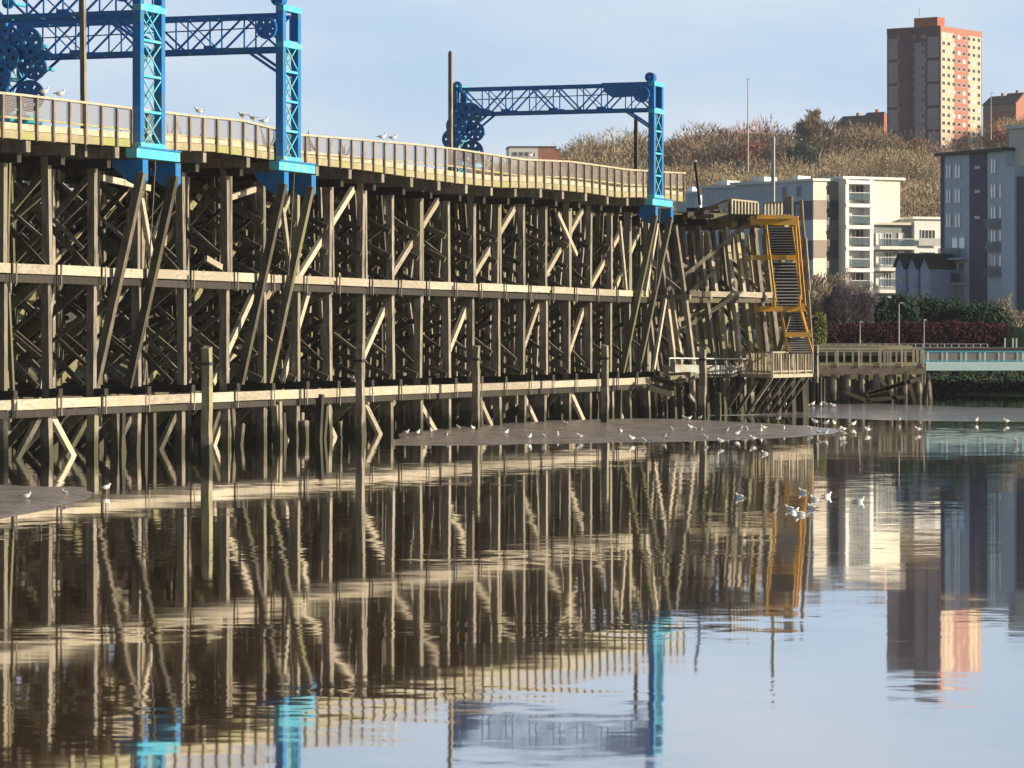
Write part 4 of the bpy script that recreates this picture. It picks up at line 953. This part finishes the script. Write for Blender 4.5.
link('roof', f3.slab(MB(), a0 - .5, f3.a(1006) + .3, ztop + .002, ztop + .35, -8.4, .6), M['steel'], dk_)
link('slate_strip', f3.slab(MB(), a0 - .02, f3.a(944.5), 3.6, ztop - .1, .002, .06), M['slate_clad'], dk_)
link('upper_storey', f3.slab(MB(), f3.a(990), f3.a(1030), ztop + .36, ztop + 2.6, -9.5, -2.5), M['cream'], dk_)
link('roof', f3.slab(MB(), f3.a(989), f3.a(1031), ztop + 2.6, ztop + 2.95, -10, -2.1), M['white'], dk_)
link('side_block', f3.slab(MB(), f3.a(1006), f3.a(1040), ztop - 3.0, ztop + .35, -8.5, -1.0), M['cream'], dk_)
for i, y_ in enumerate((164, 188.5, 213)):
    for px0, px1 in ((945.5, 951.5), (954, 961)): window(f3, dk_, px0, px1, y_, y_ + 15, 2, 'skyglass', out=.062 if px0 < 944 else .01, th=.14)
for y_ in (158, 183, 206, 229, 254):
    window(f3, dk_, 990, 996.5, y_, y_ + 16, 2, 'skyglass', out=.01, th=.14)
    if y_ > 170: window(f3, dk_, 998.5, 1005, y_, y_ + 16, 2, 'skyglass', out=.01, th=.14)
    if y_ > 190:
        link('balustrade', f3.slab(MB(), f3.a(988.5), f3.a(1005.5), f3.z(997, y_ + 23), f3.z(997, y_ + 12.5), .5, .56), M['balcglass'], dk_)
for y_ in (236, 261, 285):
    window(f3, dk_, 951, 966, y_, y_ + 14, 2, 'skyglass', out=.02, th=.2); link('balustrade', f3.slab(MB(), f3.a(945), f3.a(967), f3.z(956, y_ + 22), f3.z(956, y_ + 12), .9, .96), M['balcglass'], dk_)
    link('balcony_slab', f3.slab(MB(), f3.a(944.6), f3.a(968), f3.z(956, y_ + 24), f3.z(956, y_ + 22), .02, 1.0), M['bluegrey'], dk_)
for y_ in (166, 190, 216): link('meter_plate', f3.slab(MB(), f3.a(976), f3.a(981), f3.z(978, y_ + 3), f3.z(978, y_), .152, .2), M['frame'], dk_)

# --- tower block on the hill
Yt = 1140.0
tw = thing('tower_block', gp(935, 1145, 62), 'eighteen storey tower block with shaded dark purple brick side and sunlit cream and red brick side', 'tower block')
fr_ = Facade(940, Yt, 54)             # sunlit side runs away to the right
fs_ = Facade(940, Yt, -36)            # shaded side arrives at the corner from the left
zr = H + (HY - 26.5) * Yt / F; zb0 = 55.0
aw = fr_.a(981.5); sw = fs_.a(887)    # sw negative
body = MB().prism([fs_.P(sw, zb0), fs_.P(0, zb0), fr_.P(aw, zb0), fs_.P(sw, zb0) + fr_.u * aw], UPV * (zr - zb0))
link('wall', body, M['shadebrick'], tw)
link('parapet', fr_.slab(MB(), .02, aw - .02, zr - 1.6, zr + .3, .0, .25), M['brick'], tw)
link('parapet', fs_.slab(MB(), sw + .02, -.02, zr - 1.6, zr + .3, 0, .2), M['shadebrick'], tw)
for c0, c1 in ((.02, .33), (.67, .98)): link('facing_panel', fr_.slab(MB(), aw * c0, aw * c1, zb0, zr - 1.6, .002, .15), M['creambrick'], tw)
link('facing_panel', fr_.slab(MB(), aw * .332, aw * .668, zb0, zr - 1.6, .002, .20), M['brick'], tw)
nst = 16; sh = 2.68
for i in range(nst):
    z_ = zr - 3.3 - i * sh
    for j in range(8):
        c = aw * (.075 + .121 * j); ww = .85; o_ = .202 if 3 <= j <= 4 else .152
        w_ = link('window', fr_.slab(MB(), c - ww - .12, c + ww + .12, z_ - .12, z_ + 1.2, o_, o_ + .05), M['frame' if j % 3 == 0 or 3 <= j <= 4 else 'creambrick'], tw)
        link('pane', fr_.slab(MB(), c - ww, c + ww, z_, z_ + 1.1, o_ + .05, o_ + .1), M['palepane'] if random.random() < .22 else M['glass'], w_)
    if i % 1 == 0:
        bl = .15; link('floor_band', fr_.slab(MB(), aw * .34, aw * .66, z_ - 1.1, z_ - .35, .202, .26), M['brick'], tw)
LS = -sw
for k in range(5):                     # mauve panels in groups of three storeys
    z1 = zr - 3.2 - k * 3 * sh; z0 = z1 - 3 * sh + 1.0
    link('mauve_panel', fs_.slab(MB(), sw + .6, sw + LS * .22, z0, z1, .002, .12), M['mauve'], tw)
    link('mauve_panel', fs_.slab(MB(), -LS * .23, -.5, z0, z1, .002, .12), M['mauve'], tw)
link('recess_panel', fs_.slab(MB(), -LS * .47, -LS * .28, zb0, zr - 5, .002, .06), M['mauve'], tw)
link('stair_shaft', fs_.slab(MB(), -LS * .72, -LS * .54, zb0, zr - .5, .002, 1.5), M['shadebrick'], tw)
for i in range(nst):
    z_ = zr - 3.6 - i * sh
    for c, w2, mm in ((-LS * .76, .9, 'frame'), (-LS * .5, .8, 'glass'), (-LS * .3, .9, 'frame')):
        w_ = link('window', fs_.slab(MB(), c - w2, c + w2, z_ - .1, z_ + 1.2, .122, .2), M['mauve'], tw); link('pane', fs_.slab(MB(), c - w2 + .15, c + w2 - .15, z_, z_ + 1.1, .2, .24), M['glass' if mm == 'glass' or i % 3 else 'mauve'], w_)
# lift house
l0 = fs_.a(914)
hb = MB().prism([fs_.P(l0, zr + .31), fs_.P(-1.0, zr + .31), fs_.P(-1.0, zr + .31) + fr_.u * 5, fs_.P(l0, zr + .31) + fr_.u * 5], UPV * 3.0)
link('lift_house', hb, M['redbrick'], tw)
link('aerial', MB().tube(fs_.P(l0 + 2, zr + 3.9), fs_.P(l0 + 2, zr + 6.5), .08, n=5), M['steel'], tw)

# --- houses on the ridge
def house(px0, px1, yr, ye, Y, ang, m, label, depth=9, z0=55):
    f = Facade(px0, Y, ang); h_ = thing('ridge_house', f.o + UPV * z0, label, 'house', 'brick houses on the ridge')
    a1 = f.a(px1); pm = (px0 + px1) / 2; zr_, ze = f.z(pm, yr), f.z(pm, ye); c = a1 * .62
    # ridge runs left-right, gable on the right end
    g2 = MB(); A_ = [f.P(0, z0), f.P(0, ze), f.P(0, zr_, -depth / 2), f.P(0, ze, -depth), f.P(0, z0, -depth)]
    g2.prism(A_, f.u * a1); link('wall', g2, M[m], h_)
    rf = MB(); e = .25
    rf.prism([f.P(-e, ze - .1, .4), f.P(-e, ze + .25, .4), f.P(-e, zr_ + .35, -depth / 2), f.P(-e, zr_ + .02, -depth / 2)], f.u * (a1 + e))
    rf.prism([f.P(-e, ze - .1, -depth - .4), f.P(-e, zr_ + .02, -depth / 2), f.P(-e, zr_ + .35, -depth / 2), f.P(-e, ze + .25, -depth - .4)], f.u * (a1 + e))
    link('roof', rf, M['rooftile'], h_)
    n = max(2, int((px1 - px0) / 7))
    for i in range(n):
        cx = px0 + (px1 - px0) * (i + .5) / n; window(f, h_, cx - 1.3, cx + 1.3, ye + 2, ye + 6.5, 2, 'glass', out=.01)
    link('chimney', f.slab(MB(), a1 * .5, a1 * .5 + .9, zr_ - 1, zr_ + 1.3, -depth / 2 - .5, -depth / 2 + .5), M[m], h_)
house(836, 863, 116, 124, 1190, -42, 'brick', 'left brick house with dark roof left of the tower block', 9)
house(860, 877, 112.5, 122, 1180, -42, 'brick', 'brick gabled house touching the left side of the tower block', 9)
house(983, 1004, 96, 105, 1260, -42, 'brick', 'brick house with dark roof just right of the tower block', 11)
house(1000, 1016, 93, 104, 1250, -42, 'brick', 'sunlit brick gabled house at the right edge above the trees', 11)
lb = thing('low_brick_building', gp(530, 1010, 50), 'long low flat roofed building of white panels and red brick beyond the rail', 'building')
fb_ = Facade(509, 1010, 4)
block(fb_, lb, 509, 538, 147.5, 48, 12, 'whiterender', True, 'rooftile', over=.2, rt=.4); block(fb_, lb, 538.1, 556, 147.5, 48, 12, 'brick', True, 'rooftile', over=.2, rt=.4); block(fb_, lb, 556.2, 560, 150, 48, 10, 'redbrick', True, 'rooftile', over=.1, rt=.3)
for px in (513, 519, 525, 531): window(fb_, lb, px, px + 4, 152, 156, 2, 'glass', out=.02)

# ------------------------------------------------------------------ trees and plants
def blade(mb, p, d_, L, w_):
    s = d_.cross(Vector((random.uniform(-1, 1), random.uniform(-1, 1), .1))); 
    if s.length < 1e-4: return
    s.normalize(); q = p + d_ * L
    mb.add([p - s * w_, p + s * w_, q + s * w_ * .3, q - s * w_ * .3], [(0, 1, 2, 3)])
def bare_tree(base, h, spread, mt, mb_, label, cat='tree', group=None, dens=1.0, name='bare_tree', seed=0, tw=.035):
    rnd = random.Random(seed); g = thing(name, base, label, cat, group)
    tr = MB(); cr_ = MB(); base = Vector(base)
    def grow(p, d_, L, r, lv):
        q = p + d_ * L
        if lv <= 1: tr.tube(p, q, r, r * .7, n=6, caps=False)
        else: blade(cr_, p, d_, L, max(tw, r))
        if lv >= 5: return
        n = [5, 5, 4, 4, 3][lv]; n = max(2, int(n * dens + .5))
        for i in range(n):
            f = rnd.uniform(.45, 1) if lv else rnd.uniform(.35, 1)
            az = rnd.uniform(0, 6.28); k = rnd.uniform(.35, .9) * spread
            nd = (d_ + Vector((math.cos(az) * k, math.sin(az) * k, rnd.uniform(-.1, .35)))).normalized()
            grow(p + d_ * (L * f), nd, L * rnd.uniform(.5, .72), r * .5, lv + 1)
    grow(base - UPV * .3, Vector((rnd.uniform(-.05, .05), 0, 1)).normalized(), h * .42, h * .022, 0)
    link('trunk', tr, mb_, g); link('crown', cr_, mt, g)
    return g
def hz(px, Y): return land((px - 512) / F * Y, Y)
def tree_at(px, ytop, Y, spread, mt, mb_, label, seed, dens=1, group='bare trees on the hillside', tw=.06, z=None):
    zb_ = hz(px, Y) if z is None else z; h = H + (HY - ytop) * Y / F - zb_
    return bare_tree(((px - 512) / F * Y, Y, zb_), h, spread, mt, mb_, label, 'tree', group, dens * (1.12 if Y > 800 else 1), seed=seed, tw=tw * (1.3 if Y > 800 else 1))
tree_at(815, 91, 1010, .8, M['far_brown'], M['bark'], 'large round bare tree alone on the skyline left of the ridge houses', 3, 1.15, tw=.10)
tree_at(768, 123, 1060, 1, M['twig_tan'], M['bark'], 'broad tan bare tree just right of the russet tree on the ridge', 4, tw=.11)
tree_at(752, 130, 1000, 1, M['twig_red'], M['bark'], 'russet tree on the ridge beside the tall lamp column', 5, tw=.09)
tree_at(731, 125, 1040, .9, M['twig_grey'], M['bark_dark'], 'grey bare tree just left of the tall lamp column', 6, tw=.10)
tree_at(713, 131, 1060, 1, M['twig_grey'], M['bark_dark'], 'leftmost of the grey bare trees crowning the ridge hump', 7, tw=.10)
tree_at(596, 143, 1060, 1, M['twig_grey'], M['bark'], 'dark bare tree right of the low brick building', 8, tw=.10)
tree_at(622, 146, 1060, 1, M['twig_tan'], M['bark'], 'tan bare tree just left of the short pole', 9, tw=.10)
tree_at(652, 142, 960, .9, M['twig_tan'], M['bark'], 'tan bare tree directly behind the farthest gantry leg', 10, tw=.10)
tree_at(678, 148, 1000, 1, M['twig_tan'], M['bark'], 'tan bare tree just right of the farthest gantry leg', 11, tw=.10)
tree_at(918, 133, 1050, 1, M['twig_red'], M['bark'], 'russet tree at the foot of the tower block', 12, tw=.09)
tree_at(488, 148, 1050, 1, M['twig_tan'], M['bark'], 'small tan bare tree behind the rail left of the low brick building', 13, tw=.10)
tree_at(1000, 112, 1080, 1, M['twig_red'], M['bark'], 'reddish bare tree right of the tower block under the ridge houses', 14, tw=.11)
tree_at(1020, 108, 1060, 1, M['twig_tan'], M['bark'], 'tan bare tree at the right edge under the ridge houses', 15, tw=.11)
# woodland that reads as one mass
def wood(name, n, region, mts, hr, wid, seed, nb=26):
    """many bare crowns: each a loose dome of fine outward twigs on a short stem, one twig tone per crown"""
    rnd = random.Random(seed); mb = MB()
    for _ in range(n):
        px, Y = region(rnd); x = (px - 512) / F * Y; z = land(x, Y)
        if 905 < px < 985 and Y > 1100: continue
        patch = mnoise.noise(Vector((x * .035, Y * .02, seed)))
        h = rnd.uniform(*hr) * (1 + .45 * patch) * (1.35 if rnd.random() < .08 else 1); cw = h * rnd.uniform(.34, .52)
        mb.mi = min(len(mts) - 1, max(0, int((patch * 1.3 + .5 + rnd.uniform(-.25, .25)) * len(mts))))
        lean = rnd.uniform(-.1, .1)
        for i in range(nb):
            az = rnd.uniform(0, 6.28); el = math.asin(rnd.uniform(-.45, 1)); rr = rnd.random() ** .45
            d_ = Vector((math.cos(az) * math.cos(el), math.sin(az) * math.cos(el), math.sin(el)))
            p = Vector((x + d_.x * cw * rr + lean * h, Y + d_.y * cw * rr, z + h * .5 + d_.z * h * .45 * rr))
            d2 = (d_ + Vector((rnd.uniform(-.8, .8), rnd.uniform(-.8, .8), rnd.uniform(-.1, 1.2)))).normalized()
            L = h * rnd.uniform(.05, .14); s = d2.cross(Vector((rnd.uniform(-1, 1), rnd.uniform(-1, 1), rnd.uniform(-1, 1)))).normalized() * wid * rnd.uniform(.5, 1.3)
            q = p + d2 * L; mb.add([p - s, p + s, q], [(0, 1, 2)])
    return tag(link(name, mb, [M[k] for k in mts]), kind='stuff')
def reg_main(r): Y = 470 + 700 * r.random() ** .42; return r.uniform(400, 1120), Y
def W2(*a): return tag(wood(*a[:-2]), a[-2], a[-1])
T3 = ('far_tan', 'far_tan', 'far_straw', 'far_brown')
W2('hillside_woodland', 6500, reg_main, T3, (5, 9.5), .10, 21, 150, 'dense tan bare winter woodland covering the hillside', 'woodland')
W2('left_hillside_woodland', 1200, lambda r: (r.uniform(-500, 400), 500 + 650 * r.random()), T3, (5, 9), .25, 22, 40, 'tan winter woodland on the lower hill behind the staith', 'woodland')
W2('grey_thicket', 150, lambda r: (826 + 66 * r.random(), 1060 + 60 * r.random()), ('far_grey', 'far_grey', 'far_brown'), (8, 11), .15, 23, 420, 'band of dark grey thicket left of the tower block foot', 'thicket')
W2('ridge_woodland', 150, lambda r: (686 + 105 * r.random(), 1000 + 90 * r.random()), ('far_grey', 'far_brown', 'far_russet'), (10, 16), .16, 24, 650, 'brown bare wood crowning the ridge hump by the tall lamp', 'woodland')
W2('ridge_thicket', 170, lambda r: (572 + 125 * r.random(), 1020 + 90 * r.random()), ('far_tan', 'far_brown', 'far_tan'), (8, 13), .16, 25, 550, 'tan bare trees along the ridge behind the farthest gantry', 'woodland')
W2('riverside_wood', 520, lambda r: (-420 + 760 * r.random(), 262 + 40 * r.random()), ('twig_dark',), (11, 15), .24, 26, 300, 'dark riverside wood on the bank behind the near end of the staith', 'woodland')  # added dark trees, blocking bright sky between the staith posts
W2('riverside_scrub', 230, lambda r: (480 + 330 * r.random(), 345 + 40 * r.random()), ('far_brown', 'far_grey'), (5, 8.5), .16, 27, 240, 'brown scrub on the bank behind the far end of the staith', 'scrub')
# leaf-clad shrubs
def shrub(name, px0, px1, ytop, Y, depth, zb_, mt, label, cat, n, leaf, seed, group=None, twiggy=False):
    rag = .35 if cat == 'hedge' else 1.0
    rnd = random.Random(seed); x0, x1 = (px0 - 512) / F * Y, (px1 - 512) / F * Y; zt_ = H + (HY - ytop) * Y / F
    c = Vector(((x0 + x1) / 2, Y, zb_)); g = thing(name, c, label, cat, group); mb = MB(); hx = (x1 - x0) / 2; hh = zt_ - zb_
    for _ in range(n):
        u = rnd.uniform(-1, 1); v = rnd.uniform(-1, 1); r_ = math.sqrt(max(0, 1 - u * u * .8))
        top = hh * (.72 + .28 * r_) * (1 + .22 * mnoise.noise(Vector((u * hx * .6, seed, 0))) * rag + .16 * mnoise.noise(Vector((u * hx * 2.1, seed + 5, v))) * rag) + (rnd.random() ** 6) * .25 * hh * rag
        z = top * rnd.random() ** .6; k = math.sqrt(max(.05, 1 - (z / top) ** 4))
        p = c + Vector((u * hx, (v * depth / 2) * k * (1 + .2 * mnoise.noise(Vector((u * hx, z, seed)))), z))
        a = Vector((rnd.uniform(-1, 1), rnd.uniform(-1, 1), rnd.uniform(-1, 1))).normalized(); b = a.orthogonal().normalized() * leaf * rnd.uniform(.6, 1.2); a = a * leaf * rnd.uniform(.6, 1.2)
        if twiggy: a = (a + UPV * leaf * .5) * 2.6; b = b * .16
        mb.add([p - a, p + b, p + a, p - b], [(0, 1, 2, 3)])
    link('foliage', mb, mt, g); st_ = MB()
    for i in range(5): x = c.x + hx * (-.7 + .35 * i); st_.tube((x, Y, zb_ - .3), (x + rnd.uniform(-.2, .2), Y, zb_ + hh * .6), .08, .03, n=6)
    link('stems', st_, M['bark_dark'], g)
ZP = 4.1
shrub('copper_hedge', 822, 1030, 323, 304, 2.0, ZP - .3, M['hedge'], 'long dark red clipped hedge behind the promenade rail', 'hedge', 26000, .10, 31)
shrub('evergreen_shrub', 876, 918, 303, 318, 4, ZP, M['evergreen'], 'dark evergreen bush behind the left part of the hedge, below the white apartments', 'shrub', 9000, .14, 32, 'dark evergreens behind the hedge')
shrub('evergreen_shrub', 910, 962, 304, 322, 4, ZP, M['evergreen'], 'broad dark evergreen bush in front of the blue gabled houses', 'shrub', 11000, .14, 33, 'dark evergreens behind the hedge')
shrub('evergreen_shrub', 955, 1012, 310, 320, 4, ZP, M['evergreen'], 'low dark evergreen bush below the dark apartment block', 'shrub', 9000, .14, 34, 'dark evergreens behind the hedge')
shrub('olive_bush', 812, 826, 318, 300, 2, ZP - .3, M['olive'], 'small olive green bush at the left end of the red hedge', 'bush', 2500, .10, 35)
shrub('dark_bush', 824, 876, 292, 330, 5, ZP, M['twig_dark'], 'dark leafless bush mass below the balconies', 'bush', 11000, .14, 36, None, True)
shrub('far_conifer', 786, 818, 150, 985, 8, hz(805, 985), M['evergreen_far'], 'dark evergreen clump under the large round skyline tree', 'shrub', 5000, .4, 37)
for px, yt, Y, sp, mt, l, sd_ in ((846, 250, 345, .7, 'twig_lit', 'tall pale bare tree in front of the white framed balconies', 41), (835, 270, 340, .8, 'twig_lit', 'bushy pale bare tree in front of the checkered building end', 42), (868, 272, 350, .8, 'twig_grey', 'bare tree in front of the lower balconies', 43), (985, 288, 330, .9, 'twig_dark', 'dark bare tree before the slate apartment block', 44), (1018, 284, 296, 1.2, 'twig_lit', 'spreading pale bare tree at the right edge above the hedge', 45), (820, 285, 330, .8, 'twig_lit', 'small pale bare tree right beside the staircase foot', 46), (905, 288, 350, .9, 'twig_grey', 'thin bare tree before the gabled houses', 47)):
    tree_at(px, yt, Y, sp, M[mt], M['bark' if mt == 'twig_lit' else 'bark_dark'], l, sd_, 1, 'bare trees by the apartments', .022, ZP)

ivy = MB(); rnd = random.Random(77)
for _ in range(22000):
    px = rnd.uniform(905, 1250); Y = rnd.uniform(291, 330); x = (px - 512) / F * Y; z = land(x, Y) + rnd.uniform(0, .35)
    a = Vector((rnd.uniform(-1, 1), rnd.uniform(-1, 1), rnd.uniform(-1, 1))).normalized(); b = a.orthogonal().normalized() * .16; a = a * .16; p = Vector((x, Y, z))
    ivy.add([p - a, p + b, p + a, p - b], [(0, 1, 2, 3)])
tag(link('ivy_bank', ivy, M['evergreen']), 'dark ivy covering the bank under the footbridge', 'ivy', kind='stuff')
# ------------------------------------------------------------------ promenade, rails, lamps
tag(link('promenade', MB().aabb(13, 90, 262, 300, 3.4, 4.0), M['tarmac']), kind='structure')
pr = thing('promenade_rail', gp(900, 275, 4.0), 'thin white promenade rail in front of the red hedge', 'railing')
for h_ in (.55, 1.0): link('rail', MB().tube(gp(822, 280, 3.7 + h_ * .6), gp(988, 280, 3.7 + h_ * .6), .035, n=6), M['grey'], pr)
for i in range(24): link('rail_post', MB().tube(gp(822 + i * 7.2, 280, 3.9), gp(822 + i * 7.2, 280, 4.32), .03, n=5), M['grey'], pr)
def lamp(px, ytop, ybot, Y, r, label, arm=3, m='grey', z0=None):
    a = at(px, ybot, Y); 
    if z0 is not None: a.z = z0
    b = at(px, ytop, Y); g = thing('street_lamp', a, label, 'street lamp', 'street lamps')
    link('column', MB().tube(a, b, r, r * .6, n=8), M[m], g)
    link('arm', MB().tube(b, at(px + arm * .8, ytop - .4, Y), r * .6, n=6), M[m], g)
    c = at(px + arm, ytop - .2, Y); s = Y / F
    link('lamp_head', MB().beam(c - Vector((1.6 * s, 0, 0)), c + Vector((1.6 * s, 0, 0)), .9 * s, 1.5 * s, UPV), M['white'], g)
lamp(860, 322, 350, 290, .05, 'short lamp column before the left part of the red hedge', 1.5)
lamp(899, 303, 352, 290, .06, 'pale street lamp before the red hedge below the white apartments', 2.5)
lamp(924, 320, 350, 290, .05, 'short lamp column at the middle of the red hedge', 1.2)
lamp(748, 79, 172, 900, .22, 'very tall hillside lamp column against the sky', 0)
lamp(991, 93, 140, 900, .14, 'lamp column right of the tower block on the hillside', 1.5)
lamp(813, 165, 185, 600, .06, 'tiny aerial pole above the checkered apartment roof', .2)
kb = thing('green_cabinet', gp(1012, 288, 4.0), 'dark green metal cabinet with gate at the right end of the hedge', 'cabinet')
link('body', MB().aabb(*[(q - 512) / F * 288 for q in (1007, 1015)], 288, 289.2, 3.7, H + (HY - 331) * 288 / F), M['evergreen'], kb)
link('body', MB().aabb(*[(q - 512) / F * 288 for q in (1015.2, 1026)], 289.3, 291, 3.7, H + (HY - 327) * 288 / F), M['evergreen'], kb)
for px in (1005, 1013, 1016.5): link('gate_post', MB().beam(gp(px, 286, 3.6), gp(px, 286, H + (HY - 338) * 286 / F), .12, .1, Vector((1, 0, 0))), M['white'], kb)
hm = bpy.data.materials.new('pale_air'); hm.use_nodes = True; hn = hm.node_tree.nodes; hn.remove(hn['Principled BSDF'])
pv = hn.new('ShaderNodeVolumePrincipled'); pv.inputs['Color'].default_value = (.86, .92, 1, 1); pv.inputs['Density'].default_value = .00008
hm.node_tree.links.new(pv.outputs[0], hn['Material Output'].inputs['Volume'])
tag(link('haze', MB().aabb(-3100, 3100, -500, 8200, -2.5, 130), hm), kind='stuff')
print('objects', len(bpy.data.objects))
